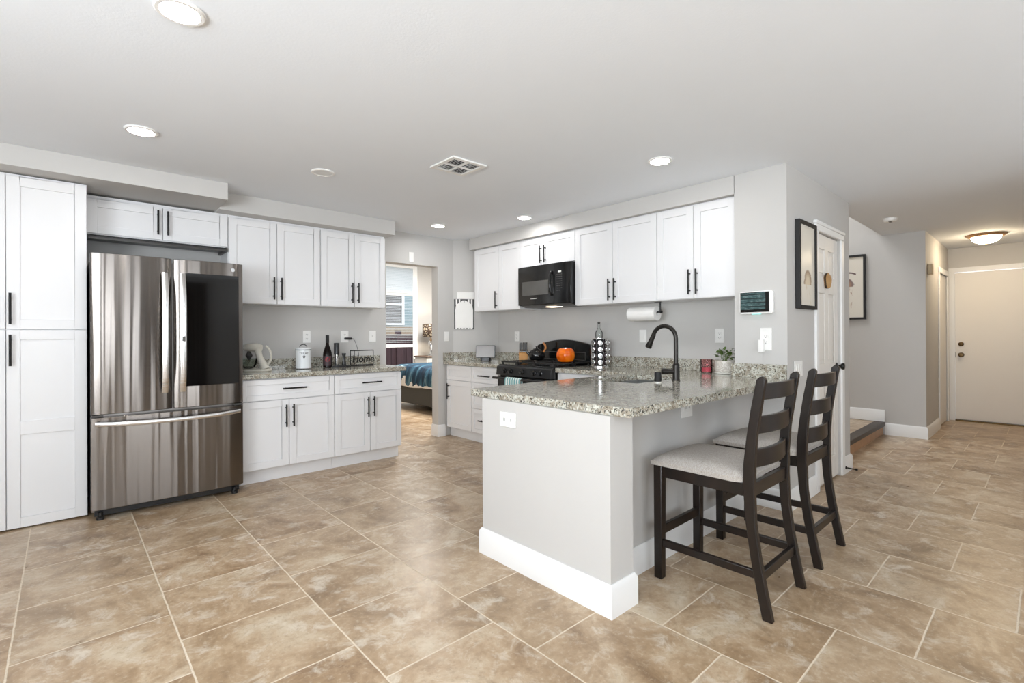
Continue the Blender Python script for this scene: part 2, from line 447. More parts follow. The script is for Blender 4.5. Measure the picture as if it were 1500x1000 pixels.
# fridge wall with the bedroom doorway (left jamb -1.41, right jamb -0.717)
w = MB().box(-6.6, -1.41, YW, YW + 0.13, 0, CEIL).box(-1.41, -0.717, YW, YW + 0.13, 2.066, CEIL).box(-0.717, -0.4875, YW, YW + 0.13, 0, CEIL)
S('wall_north', w, 'wall_paint', 'pale grey wall behind the fridge, with the open bedroom doorway', 'wall')
S('wall_corner', MB().prism([(-0.4875, YW), (0, -0.338), (0.13, -0.338), (0.13, YW + 0.13), (-0.4875, YW + 0.13)], 0, CEIL), 'wall_paint', 'short slanted grey wall across the kitchen corner', 'wall')
S('wall_east', MB().box(0, 0.13, -3.465, -0.338, 0, CEIL), 'wall_paint', 'pale grey wall behind the range', 'wall')
S('wall_pantry', MB().box(-0.372, 0.13, -3.827, -3.465, 0, CEIL).box(0.13, 0.27, -3.827, -3.70, 0, CEIL).box(0.90, 1.20, -3.827, -3.70, 0, CEIL).box(0.27, 0.90, -3.827, -3.70, 2.04, CEIL).box(1.08, 1.20, -3.70, -0.4, 0, 4.6),
  'wall_paint', 'grey wall end with the white panelled pantry door', 'wall')
S('wall_peninsula', MB().box(-2.322, -2.152, -3.758, -2.873, 0, CB - 0.001).box(-2.152, -0.372, -3.61, -3.50, 0, CB - 0.001), 'wall_paint', 'low pale grey end wall carrying the peninsula worktop', 'wall')
S('wall_stair', MB().box(3.30, 3.42, -4.09, -0.4, 0, 4.6), 'wall_paint', 'grey stair wall with a dark framed print', 'wall')
S('wall_stair_back', MB().box(1.2, 3.3, -0.5, -0.4, 0, 4.6).box(1.08, 3.42, -3.685, -0.4, 4.6, 4.7).box(1.2, 3.3, -3.685, -3.60, CEIL + 0.1, 4.6), 'wall_paint')
S('wall_hall', MB().box(3.42, 4.30, -4.09, -3.97, 0, CEIL).box(4.30, 5.05, -4.09, -3.97, 2.03, CEIL).box(5.05, 5.32, -4.09, -3.97, 0, CEIL), 'wall_paint', 'warm white hall side wall with a closed white door', 'wall')
S('wall_entry', MB().box(5.20, 5.32, -4.15, -4.09, 0, CEIL).box(5.20, 5.32, -5.07, -4.15, 2.09, CEIL).box(5.20, 5.32, -5.7, -5.07, 0, CEIL), 'wall_paint', 'end wall of the hall around the front door', 'wall')
S('wall_hall_side', MB().box(0.9, 5.32, -5.82, -5.70, 0, CEIL).box(0.9, 1.02, -8.1, -5.82, 0, CEIL), 'wall_paint')
# rear of the room, behind the camera: patio door and windows for daylight; the right one is added
w = MB().box(-6.6, -5.95, -8.1, -7.98, 0, CEIL).box(-5.95, -4.45, -8.1, -7.98, 0, 0.9).box(-5.95, -4.45, -8.1, -7.98, 2.1, CEIL).box(-4.45, -3.80, -8.1, -7.98, 0, CEIL)
w.box(-3.80, -3.75, -8.1, -7.98, 0, CEIL).box(-3.75, -2.48, -8.1, -7.98, 2.15, CEIL).box(-2.48, -1.0, -8.1, -7.98, 0, CEIL).box(-1.0, 0.5, -8.1, -7.98, 0, 0.75).box(-1.0, 0.5, -8.1, -7.98, 2.25, CEIL).box(0.5, 1.02, -8.1, -7.98, 0, CEIL)
S('wall_south', w, 'wall_paint')
w = MB().box(-6.6, -6.48, -8.1, -6.2, 0, CEIL).box(-6.6, -6.48, -6.2, -3.6, 0, 0.8).box(-6.6, -6.48, -6.2, -3.6, 2.1, CEIL).box(-6.6, -6.48, -3.6, 0.1, 0, CEIL)
S('wall_west', w, 'wall_paint')
def win_frame(name, axis, a0, a1, c, z0, z1, mull, rails=()):
    b = MB(); t = 0.045
    def bx(p0, p1, q0, q1):
        if axis == 'x': b.box(p0, p1, c - 0.025, c + 0.025, q0, q1)
        else: b.box(c - 0.025, c + 0.025, p0, p1, q0, q1)
    e = 0.0004
    bx(a0, a0 + t, z0, z1); bx(a1 - t, a1, z0, z1); bx(a0 + t + e, a1 - t - e, z0, z0 + t); bx(a0 + t + e, a1 - t - e, z1 - t, z1)
    for q in mull: bx(q - 0.03, q + 0.03, z0 + t + e, z1 - t - e)
    for q in rails: bx(a0 + t + e, a1 - t - e, q - 0.03, q + 0.03)
    return S(name, b, 'trim_white')
win_frame('window_2', 'x', -3.75, -2.48, -8.04, 0.0, 2.15, [-3.12])
win_frame('window_added', 'x', -1.0, 0.5, -8.04, 0.75, 2.25, [-0.25])  # added frame around the lamp that lifts the right ceiling
win_frame('window_3', 'x', -5.95, -4.45, -8.04, 0.9, 2.1, [-5.2])
win_frame('window_4', 'y', -6.2, -3.6, -6.54, 0.8, 2.1, [-4.9])

# soffits
S('wall_soffit_left', MB().box(-6.48, -3.135, -0.754, YW, 2.292, CEIL).box(-3.135, -1.535, -0.4716, YW, 2.276, CEIL), 'wall_paint', 'grey soffit boxed above the fridge and left wall cabinets', 'soffit', 0.002)
S('wall_soffit_right', MB().box(-0.372, 0, -3.47, -0.215, 2.282, CEIL), 'wall_paint', 'grey soffit boxed above the range wall cabinets', 'soffit', 0.002)

# baseboards
BH, BT = 0.142, 0.016
def bprof(o=0): return None
def base_run(b, pts, h=BH, t=BT, z0=0.0):
    """baseboard with a bevelled top along a polyline; the room lies to the right of the direction of travel"""
    n = len(pts); P2 = [Vector(p) for p in pts]; off = []
    for i in range(n):
        d0 = (P2[i] - P2[i - 1]).normalized() if i else None
        d1 = (P2[i + 1] - P2[i]).normalized() if i < n - 1 else None
        nr = lambda d: Vector((d.y, -d.x))
        if d0 is None: o = nr(d1)
        elif d1 is None: o = nr(d0)
        else:
            s = nr(d0) + nr(d1); o = s / max(0.2, s.dot(nr(d1)))
        off.append(o)
    rows = []
    for i in range(n):
        a = P2[i]; c = P2[i] + off[i] * t; e = P2[i] + off[i] * (t * 0.35)
        rows.append([(a.x, a.y, z0), (c.x, c.y, z0), (c.x, c.y, z0 + h - 0.02), (e.x, e.y, z0 + h), (a.x, a.y, z0 + h)])
    vs = [v for r_ in rows for v in r_]; fs = []
    for i in range(n - 1):
        for j in range(5): fs.append((i * 5 + j, i * 5 + (j + 1) % 5, (i + 1) * 5 + (j + 1) % 5, (i + 1) * 5 + j))
    fs += [tuple(range(5)), tuple(range((n - 1) * 5, n * 5))[::-1]]
    return b.add(vs, fs)
S('baseboard_peninsula', base_run(MB(), [(-2.152, -2.873), (-2.322, -2.873), (-2.322, -3.758), (-2.152, -3.758), (-2.152, -3.61), (-0.372, -3.61), (-0.372, -3.827), (0.20, -3.827)]), 'trim_white', 'tall white baseboard wrapping the peninsula base', 'baseboard')
S('baseboard_doorway', base_run(MB(), [(-0.62, YW), (-0.717, YW), (-0.717, YW + 0.13)][::-1]), 'trim_white', 'white baseboard on the stub wall beside the bedroom doorway', 'baseboard')
S('baseboard_pantry', base_run(MB(), [(0.975, -3.827), (1.20, -3.827), (1.20, -3.69)]), 'trim_white', 'white baseboard wrapping the wall end past the pantry door', 'baseboard')
S('baseboard_hall', base_run(MB(), [(3.30, -3.70), (3.30, -4.09), (4.235, -4.09)]), 'trim_white', 'white baseboard wrapping the hall wall corner', 'baseboard')
S('baseboard_landing', base_run(MB(), [(3.30, -0.5), (3.30, -3.70)], BH, BT, 0.155), 'trim_white', 'white baseboard on the raised stair landing', 'baseboard')

# stair landing
S('floor_landing', MB().box(1.2, 3.3, -3.67, -0.5, 0, 0.15), 'floor_tile', 'raised tiled stair landing behind the pantry wall', 'landing')
S('trim_1', MB().box(1.2, 3.3, -3.705, -3.60, 0.105, 0.156), 'nosing', 'dark wood nosing along the landing step', 'step nosing', 0.006)
S('trim_2', MB().box(1.2, 3.3, -3.682, -3.67, 0, 0.105), 'riser_tile', 'terracotta tiled riser below the dark step nosing', 'step riser')

# ------------------------------------------------------------------ doors
def panel_door(parent, x0, x1, z0, z1, yf, rows, name='door_panel'):
    """slab facing -y with recessed and raised panels"""
    b = MB(); st = 0.095; mid = 0.08; zs = [z0] + [q for r_ in rows for q in r_] + [z1]
    xm = (x0 + x1) / 2
    b.box(x0, x1, yf + 0.012, yf + 0.04, z0, z1)
    b.box(x0, x0 + st, yf, yf + 0.012, z0, z1).box(x1 - st, x1, yf, yf + 0.012, z0, z1).box(xm - mid / 2, xm + mid / 2, yf, yf + 0.012, z0, z1)
    edges = [z0] + sum([[a, c] for a, c in rows], []) + [z1]
    for i in range(0, len(edges), 2):
        for xa, xb in ((x0 + st, xm - mid / 2), (xm + mid / 2, x1 - st)): b.box(xa, xb, yf, yf + 0.012, edges[i], edges[i + 1])
    for a, c in rows:
        for xa, xb in ((x0 + st, xm - mid / 2), (xm + mid / 2, x1 - st)):
            g = 0.028; b.box(xa + g, xb - g, yf + 0.004, yf + 0.012, a + g, c - g)
    return b
pd = S('door_1', panel_door(None, 0.275, 0.895, 0.012, 2.035, -3.812, [(0.20, 0.82), (0.99, 1.56), (1.70, 1.92)]), 'door_white', 'white six-panel pantry door with a black knob', 'door', 0.004)
cs = MB()
for a, c_ in ((0.205, 0.272), (0.898, 0.972)): cs.box(a, c_, -3.845, -3.826, 0, 2.04)
cs.box(0.205, 0.972, -3.845, -3.826, 2.0402, 2.088).box(0.195, 0.982, -3.853, -3.826, 2.0882, 2.115)
S('trim_3', cs, 'trim_white', 'white casing around the pantry door', 'door casing', 0.006)
kb = MB().lathe([(0.030, 0), (0.030, 0.006), (0.012, 0.010), (0.010, 0.030), (0.022, 0.036), (0.029, 0.048), (0.026, 0.060), (0.0, 0.064)], n=24)
kb.xform(Matrix.Translation((0.845, -3.812, 0.952)) @ Matrix.Rotation(R(90), 4, 'X'))
kb.build('door_knob', 'handle_black', pd)
for z in (1.77, 1.10, 0.28):
    MB().box(0.268, 0.30, -3.818, -3.808, z - 0.045, z + 0.045).cyl((0.271, -3.822, z - 0.045), (0.271, -3.822, z + 0.045), 0.006, n=10).build('hinge', 'handle_black', pd)
# front door
fd = S('door_2', MB().box(5.205, 5.25, -5.06, -4.16, 0.02, 2.075), 'door_white', 'plain white front door with two bronze locks at the hall end', 'door', 0.003)
cs = MB().box(5.185, 5.20, -4.16, -4.094, 0, 2.08).box(5.185, 5.20, -5.13, -5.06, 0, 2.08).box(5.185, 5.20, -5.13, -4.094, 2.0802, 2.145)
S('trim_4', cs, 'trim_white', 'white casing around the front door', 'door casing', 0.005)
S('trim_5', MB().box(5.17, 5.3, -5.06, -4.16, 0, 0.018), 'bronze', 'dark threshold under the front door', 'threshold')
for nm, z, r in (('deadbolt', 1.075, 0.030), ('door_knob', 0.925, 0.033)):
    b = MB().lathe([(r, 0), (r, 0.008), (r * 0.5, 0.014), (r * 0.5, 0.03), (r * 0.85, 0.036), (r * 0.8, 0.055), (0, 0.06)] if nm == 'door_knob' else [(r, 0), (r, 0.012), (r * 0.6, 0.018), (0, 0.02)], n=20)
    b.xform(Matrix.Translation((5.205, -4.222, z)) @ Matrix.Rotation(R(-90), 4, 'Y')); b.build(nm, 'bronze', fd)
MB().box(5.199, 5.206, -4.163, -4.157, 0.89, 0.96).build('latch_plate', 'handle_black', fd)
# hall side door
S('door_3', MB().box(4.31, 5.04, -4.08, -4.04, 0.012, 2.02), 'door_white', 'closed white door in the hall side wall', 'door', 0.003)
cs = MB().box(4.24, 4.31, -4.106, -4.09, 0, 2.02).box(5.04, 5.11, -4.106, -4.09, 0, 2.02).box(4.24, 5.11, -4.106, -4.09, 2.0202, 2.09)
S('trim_6', cs, 'trim_white', 'white casing around the hall side door', 'door casing', 0.005)

# ------------------------------------------------------------------ cabinets
def mp(run):
    """map (along, outward distance from a plane, z): run 'x' faces -y, run 'y' faces -x"""
    if run == 'x': return lambda pl: (lambda b, a0, a1, n0, n1, z0, z1: b.box(a0, a1, pl - n1, pl - n0, z0, z1))
    return lambda pl: (lambda b, a0, a1, n0, n1, z0, z1: b.box(pl - n1, pl - n0, a0, a1, z0, z1))
def shaker(run, a0, a1, z0, z1, pl, fw_=0.058, splits=(), th=0.019):
    b = MB(); bx = mp(run)(pl); rec = 0.009
    a0, a1 = min(a0, a1), max(a0, a1)
    bx(b, a0, a0 + fw_, 0, th, z0, z1); bx(b, a1 - fw_, a1, 0, th, z0, z1)
    bx(b, a0 + fw_, a1 - fw_, 0, th, z0, z0 + fw_); bx(b, a0 + fw_, a1 - fw_, 0, th, z1 - fw_, z1)
    for s0, s1 in splits: bx(b, a0 + fw_, a1 - fw_, 0, th, s0, s1)
    bx(b, a0 + fw_, a1 - fw_, 0, th - rec, z0 + fw_, z1 - fw_)
    return b
def pull(run, a, z, pl, L, vertical=True, r=0.0070, out=0.032):
    """black bar pull on two posts"""
    b = MB()
    def P(aa, n, zz): return (aa, pl - n, zz) if run == 'x' else (pl - n, aa, zz)
    h = L / 2
    if vertical:
        b.cyl(P(a, out, z - h), P(a, out, z + h), r, n=12)
        for s in (-1, 1): b.cyl(P(a, 0, z + s * h * 0.68), P(a, out, z + s * h * 0.68), r * 0.85, n=10)
    else:
        b.cyl(P(a - h, out, z), P(a + h, out, z), r, n=12)
        for s in (-1, 1): b.cyl(P(a + s * h * 0.68, 0, z), P(a + s * h * 0.68, out, z), r * 0.85, n=10)
    return b
def carcass(run, a0, a1, z0, z1, back, front, kick=None):
    b = MB()
    def bx(p0, p1, q0, q1, c0, c1):
        if run == 'x': b.box(p0, p1, q0, q1, c0, c1)
        else: b.box(q0, q1, p0, p1, c0, c1)
    bx(a0, a1, back, front, z0, z1)
    return b
def cabinet(name, label, cat, run, a0, a1, z0, z1, back, front, doors, group=None, kick=None, extra=None):
    """doors: list of dict(kind, a0,a1,z0,z1, handle=(a,z,L,vertical), splits)"""
    a0, a1 = min(a0, a1), max(a0, a1)
    base = ((a0 + a1) / 2, (back + front) / 2, 0 if kick else z0) if run == 'x' else ((back + front) / 2, (a0 + a1) / 2, 0 if kick else z0)
    t = thing(name, label, cat, base, 0, group)
    carcass(run, a0, a1, z0, z1, back, front).build('carcass', 'cabinet_white', t, base)
    pl = front - 0.0012
    for d in doors:
        fw_ = d.get('fw', 0.058)
        o = shaker(run, d['a0'], d['a1'], d['z0'], d['z1'], pl, fw_, d.get('splits', ())).build(d['kind'], 'cabinet_white', t, base, 0.0016)
        if d.get('handle'):
            a, z, L, v = d['handle']
            pull(run, a, z, pl - 0.019, L, v).build('handle', 'handle_black', o, base)
    if kick:
        kb_ = MB(); kf = kick
        if run == 'x': kb_.box(a0, a1, kf, kf + 0.016, 0, z0)
        else: kb_.box(kf, kf + 0.016, a0, a1, 0, z0)
        kb_.build('toe_kick', 'cabinet_white', t, base)
    if extra: extra(t, base)
    return t
G = 0.0022
def two_doors(a0, a1, split, z0, z1, hz, L, off=0.032, **kw):
    a0, a1 = min(a0, a1), max(a0, a1)
    return [dict(kind='door', a0=a0 + G, a1=split - G, z0=z0, z1=z1, handle=(split - off, hz, L, True), **kw),
            dict(kind='door', a0=split + G, a1=a1 - G, z0=z0, z1=z1, handle=(split + off, hz, L, True), **kw)]
UF = -0.3276 + 0.0205      # carcass front of the left wall cabinets (the doors add 0.02)
def light_rail(z):
    return lambda t, b: None
# pantry
ds = []
for a0, a1, h in ((-4.745, -4.354, -4.405), (-4.350, -3.963, -4.331)):
    ds.append(dict(kind='door', a0=a0, a1=a1, z0=1.288, z1=2.268, fw=0.062, handle=(h, 1.417, 0.20, True)))
    ds.append(dict(kind='door', a0=a0, a1=a1, z0=0.012, z1=1.282, fw=0.062, splits=((0.606, 0.694),), handle=(h, 1.152, 0.20, True)))
cabinet('pantry_cabinet', 'tall white shaker pantry cabinet left of the steel fridge', 'cabinet', 'x', -4.747, -3.961, 0.008, 2.284, YW - 0.03, -0.566, ds)
# over the fridge
cabinet('wall_cabinet', 'short wide white wall cabinet above the steel fridge', 'cabinet', 'x', -3.959, -3.043, 1.99, 2.276, YW, UF,
        two_doors(-3.957, -3.045, -3.50, 1.998, 2.25, 2.128, 0.19), 'wall cabinets on the fridge wall',
        extra=lambda t, b: MB().box(-3.945, -3.06, -0.33, -0.315, 1.955, 1.975).box(-3.945, -3.06, -0.33, -0.10, 1.972, 1.978).box(-3.06, -3.045, -0.33, -0.05, 1.955, 1.99).build('light_rail', 'charcoal', t, b))
cabinet('wall_cabinet', 'white two-door wall cabinet just right of the fridge top', 'cabinet', 'x', -3.041, -2.256, 1.520, 2.276, YW, UF,
        two_doors(-3.037, -2.258, -2.649, 1.524, 2.254, 1.662, 0.20), 'wall cabinets on the fridge wall')
cabinet('wall_cabinet', 'white two-door wall cabinet next to the bedroom doorway', 'cabinet', 'x', -2.254, -1.571, 1.520, 2.276, YW, UF,
        two_doors(-2.252, -1.573, -1.912, 1.524, 2.254, 1.662, 0.20), 'wall cabinets on the fridge wall')
# base cabinets under the left worktop
BF = -0.6113 + 0.0205
for label, a0, a1, sp, hx in (('white base cabinet right beside the steel fridge', -3.021, -2.241, -2.640, -2.600), ('white base cabinet at the worktop end near the doorway', -2.239, -1.548, -1.888, -1.880)):
    d = [dict(kind='drawer', a0=a0 + G, a1=a1 - G, z0=0.695, z1=0.868, fw=0.045, handle=(hx, 0.785, 0.20, False))]
    d += two_doors(a0, a1, sp, 0.122, 0.688, 0.552, 0.19, 0.03)
    cabinet('base_cabinet', label, 'cabinet', 'x', a0, a1, 0.114, CB - 0.004, YW - 0.03, BF, d, 'base cabinets on the fridge wall', kick=-0.5386)
# range wall uppers
RF = -0.3326 + 0.0205
cabinet('wall_cabinet', 'narrow white wall cabinet left of the black microwave', 'cabinet', 'y', -1.088, -0.269, 1.520, 2.282, 0.0, RF,
        [dict(kind='door', a0=-0.723, a1=-0.271, z0=1.524, z1=2.268, handle=(-0.692, 1.645, 0.20, True)), dict(kind='door', a0=-1.086, a1=-0.727, z0=1.524, z1=2.268)], 'wall cabinets on the range wall')
cabinet('wall_cabinet', 'short white wall cabinet directly above the black microwave', 'cabinet', 'y', -1.880, -1.090, 1.968, 2.282, 0.0, RF,
        two_doors(-1.880, -1.090, -1.452, 1.972, 2.268, 2.085, 0.185), 'wall cabinets on the range wall')
cabinet('wall_cabinet', 'white two-door wall cabinet just right of the microwave', 'cabinet', 'y', -2.789, -1.882, 1.520, 2.282, 0.0, RF,
        two_doors(-2.789, -1.882, -2.332, 1.524, 2.268, 1.650, 0.20), 'wall cabinets on the range wall')
cabinet('wall_cabinet', 'white two-door wall cabinet above the sink corner, beside the wall tablet', 'cabinet', 'y', -3.463, -2.791, 1.520, 2.282, 0.0, RF,
        two_doors(-3.463, -2.791, -3.122, 1.524, 2.268, 1.655, 0.20), 'wall cabinets on the range wall')
# range wall base
RB = -0.6166 + 0.0205
cabinet('base_cabinet', 'narrow white base cabinet with one door in the kitchen corner', 'cabinet', 'y', -0.561, -0.055, 0.114, CB - 0.004, -0.49, RB,
        [dict(kind='drawer', a0=-0.559, a1=-0.075, z0=0.695, z1=0.868, fw=0.045), dict(kind='door', a0=-0.559, a1=-0.075, z0=0.122, z1=0.688, handle=(-0.122, 0.556, 0.19, True))], 'base cabinets on the range wall', kick=-0.545)
cabinet('base_cabinet', 'white drawer base cabinet on the left of the range', 'cabinet', 'y', -1.092, -0.563, 0.114, CB - 0.004, -0.02, RB,
        [dict(kind='drawer', a0=-1.090, a1=-0.565, z0=z0, z1=z1, fw=0.045, handle=(-0.82, zc, 0.20, False)) for z0, z1, zc in ((0.695, 0.868, 0.775), (0.398, 0.688, 0.55), (0.122, 0.391, 0.27))], 'base cabinets on the range wall', kick=-0.545)
cabinet('base_cabinet', 'white base cabinet between the range and the peninsula', 'cabinet', 'y', -2.86, -1.900, 0.114, CB - 0.004, -0.02, RB,
        [dict(kind='drawer', a0=-2.75, a1=-1.902, z0=0.695, z1=0.868, fw=0.045, handle=(-2.2, 0.78, 0.20, False)), dict(kind='door', a0=-2.75, a1=-1.902, z0=0.122, z1=0.688, handle=(-2.0, 0.556, 0.19, True))], 'base cabinets on the range wall', kick=-0.545)

# ------------------------------------------------------------------ worktops
def rounded(pts, rad, n=6):
    out = []; N = len(pts)
    for i, (p, r_) in enumerate(zip(pts, rad)):
        p = Vector(p)
        if r_ <= 0: out.append((p.x, p.y)); continue
        a = (Vector(pts[i - 1]) - p).normalized(); c = (Vector(pts[(i + 1) % N]) - p).normalized()
        s, e = p + a * r_, p + c * r_
        for k in range(n + 1):
            t = k / n; q = (1 - t) ** 2 * s + 2 * t * (1 - t) * p + t * t * e; out.append((q.x, q.y))
    return out
b1 = (-2.26, -0.30, CB)
wt = thing('worktop', 'speckled granite worktop between the fridge and the bedroom doorway', 'worktop', b1, 0, 'granite worktops')
MB().prism(rounded([(-3.020, -0.034 + YW * 0), (-3.020, -0.634), (-1.497, -0.634), (-1.497, -0.036)], [0, 0, 0.02, 0]), CB, CT).build('slab', 'granite', wt, b1, 0.005)
MB().box(-3.020, -1.500, YW - 0.02, YW - 0.001, CT, CT + 0.10).build('backsplash', 'granite', wt, b1, 0.002)
b2 = (-0.35, -0.6, CB)
wt = thing('worktop', 'speckled granite worktop in the corner left of the range', 'worktop', b2, 0, 'granite worktops')
MB().prism([(-0.646, YW - 0.002), (-0.646, -1.094), (-0.002, -1.094), (-0.002, -0.345), (-0.487, YW - 0.002)], CB, CT).build('slab', 'granite', wt, b2, 0.005)
dv = Vector((0.4875, -0.303)).normalized(); nv = Vector((dv.y, -dv.x))
p0 = Vector((-0.4875, YW)) + nv * 0.001; p1 = Vector((0, -0.338)) + nv * 0.001
q0, q1 = p0 + nv * 0.02, p1 + nv * 0.02
bs = MB().prism([tuple(p0), tuple(p1), tuple(q1), tuple(q0)], CT, CT + 0.10).box(-0.646, -0.4885, YW - 0.02, YW - 0.001, CT, CT + 0.10).box(-0.02, -0.001, -1.094, -0.345, CT, CT + 0.10)
bs.build('backsplash', 'granite', wt, b2, 0.001)
# peninsula worktop: outline with a sink hole, as a grid of cells minus the hole
b3 = (-1.2, -3.0, CB)
wt = thing('worktop', 'large granite worktop of the peninsula with the sink', 'worktop', b3, 0, 'granite worktops')
def slab_with_hole(outer, hole, z0, z1):
    bm = bmesh.new()
    def ring(pts):
        vs = [bm.verts.new((x, y, 0)) for x, y in pts]
        return [bm.edges.new((vs[i], vs[(i + 1) % len(vs)])) for i in range(len(vs))]
    es = ring(outer) + ring(hole)
    bmesh.ops.triangle_fill(bm, use_beauty=True, use_dissolve=False, edges=es)
    tris = [[(v.co.x, v.co.y) for v in f.verts] for f in bm.faces]; bm.free()
    b = MB()
    for t_ in tris:
        b.add([(x, y, z1) for x, y in t_], [(0, 1, 2)]); b.add([(x, y, z0) for x, y in t_], [(2, 1, 0)])
    for pts in (outer, hole):
        n = len(pts)
        for i in range(n):
            (xa, ya), (xb, yb) = pts[i], pts[(i + 1) % n]
            b.add([(xa, ya, z0), (xb, yb, z0), (xb, yb, z1), (xa, ya, z1)], [(0, 1, 2, 3)])
    return b
SK = (-1.36, -0.74, -3.265, -2.865)
outer = rounded([(-0.002, -1.898), (-0.646, -1.898), (-0.646, -2.7325), (-2.304, -2.7325), (-2.304, -3.845), (-0.374, -3.845), (-0.374, -3.463), (-0.002, -3.463)], [0, 0, 0, 0.02, 0.024, 0, 0, 0])
hole = rounded([(SK[0], SK[2]), (SK[1], SK[2]), (SK[1], SK[3]), (SK[0], SK[3])], [0.03] * 4, 4)
slab_with_hole(outer, hole, CB, CT).build('slab', 'granite', wt, b3, 0.005)
MB().box(-0.02, -0.001, -3.462, -1.898, CT, CT + 0.10).box(-0.392, -0.373, -3.825, -3.463, CT, CT + 0.10).box(-0.392, -0.02, -3.4645, -3.444, CT, CT + 0.10).build('backsplash', 'granite', wt, b3, 0.002)
# sink basin
bsk = (-1.05, -3.065, CB - 0.002)
b = MB(); x0, x1, y0, y1 = SK[0] - 0.008, SK[1] + 0.008, SK[2] - 0.008, SK[3] + 0.008; zt = CB - 0.001; zb = 0.69
b.box(x0 - .004, x0, y0, y1, zb, zt).box(x1, x1 + .004, y0, y1, zb, zt).box(x0, x1, y0 - .004, y0, zb, zt).box(x0, x1, y1, y1 + .004, zb, zt).box(x0, x1, y0, y1, zb - .004, zb)
sk = b.build('kitchen_sink', 'steel_sink', None, bsk)
tag(sk, 'undermount steel sink sunk into the peninsula worktop', 'sink')
MB().cyl((-1.05, -3.065, zb), (-1.05, -3.065, zb + 0.004), 0.045).build('drain', 'chrome', sk, bsk)

# ------------------------------------------------------------------ fridge
fb = (-3.49, -0.42, 0)
fr = thing('french_door_fridge', 'stainless steel french door fridge with a dark window door', 'fridge', fb)
FX0, FX1, FXM, FY = -3.950, -3.034, -3.494, -0.7728
MB().box(FX0 + 0.004, FX1 - 0.004, -0.69, -0.06, 0.045, 1.775).build('body', 'fridge_side', fr, fb, 0.004)
def crowned(x0, x1, z0, z1, yb, yf, bulge=0.012, n=12, edge=0.012):
    """door with a slightly crowned front face and rounded vertical edges"""
    pts = [(x0, yb)]
    for i in range(n + 1):
        t = i / n; x = x0 + (x1 - x0) * t; e = min(t, 1 - t) * (x1 - x0)
        y = yf + bulge * (2 * t - 1) ** 2
        if e < 1e-6: y += edge
        pts.append((x, y))
    pts.append((x1, yb))
    return MB().prism(pts, z0, z1)
dl = crowned(FX0, FXM - 0.005, 0.712, 1.800, -0.695, FY).build('door', 'stainless', fr, fb, 0.004)
dr = crowned(FXM + 0.005, FX1, 0.712, 1.800, -0.695, FY).build('door', 'stainless', fr, fb, 0.004)
dz = crowned(FX0, FX1, 0.072, 0.694, -0.695, FY, 0.014, 16).build('freezer_drawer', 'stainless', fr, fb, 0.004)
def flat_bar(path, w, t_, wdir):
    """rounded flat bar swept along a path; wdir is the width direction"""
    b = MB(); n = 12; k0 = 0; W = Vector(wdir).normalized(); pts = [Vector(p) for p in path]
    for i, p in enumerate(pts):
        d = (pts[min(i + 1, len(pts) - 1)] - pts[max(i - 1, 0)]).normalized(); N = d.cross(W).normalized()
        for j in range(n):
            a = 2 * PI * j / n
            ca, sa = math.cos(a), math.sin(a)
            b.v.append(p + W * (w / 2) * math.copysign(abs(ca) ** 0.6, ca) + N * (t_ / 2) * math.copysign(abs(sa) ** 0.8, sa))
    for i in range(len(pts) - 1):
        for j in range(n): b.f.append((i * n + j, i * n + (j + 1) % n, (i + 1) * n + (j + 1) % n, (i + 1) * n + j))
    b.f.append(tuple(range(n))); b.f.append(tuple((len(pts) - 1) * n + j for j in range(n)))
    return b
for dpar, hx in ((dl, -3.546), (dr, -3.440)):
    path = []
    for i in range(17):
        t_ = i / 16; z = 0.835 + (1.690 - 0.835) * t_
        path.append((hx, FY - 0.012 - 0.046 * (1 - (2 * t_ - 1) ** 4), z))
    h = flat_bar(path, 0.040, 0.016, (1, 0, 0)).build('handle', 'stainless_handle', dpar, fb)
MB().box(-3.449, -3.431, FY - 0.0685, FY - 0.060, 1.20, 1.235).build('handle_button', 'slot_grey', dr, fb)
path = []
for i in range(25):
    t_ = i / 24; x = -3.925 + (-3.062 + 3.925) * t_
    path.append((x, FY - 0.004 - 0.050 * (1 - (2 * t_ - 1) ** 4), 0.652 - 0.012 * (1 - (2 * t_ - 1) ** 2)))
flat_bar(path, 0.030, 0.018, (0, 0, 1)).build('handle', 'stainless_handle', dz, fb)
# dark window
gw = MB().box(-3.416, -3.068, FY - 0.004, FY + 0.02, 0.868, 1.702).build('window_panel', 'dark_glass', dr, fb, 0.003)
MB().cyl((-3.109, FY + 0.004, 1.748), (-3.109, FY - 0.002, 1.748), 0.014, n=24).build('emblem', 'chrome', dr, fb)
gr = MB().box(FX0 + 0.02, FX1 - 0.02, -0.70, -0.68, 0.02, 0.07).build('base_grille', 'black_plastic', fr, fb)
for x in (-3.90, -3.09):
    MB().lathe([(0.022, 0), (0.022, 0.02), (0.014, 0.024), (0.014, 0.05)], (x, -0.72, 0), 16).build('foot', 'black_plastic', fr, fb)
for x in (-3.915, -3.07):
    MB().box(x - 0.03, x + 0.03, -0.768, -0.70, 0.697, 0.709).build('hinge', 'charcoal', fr, fb)

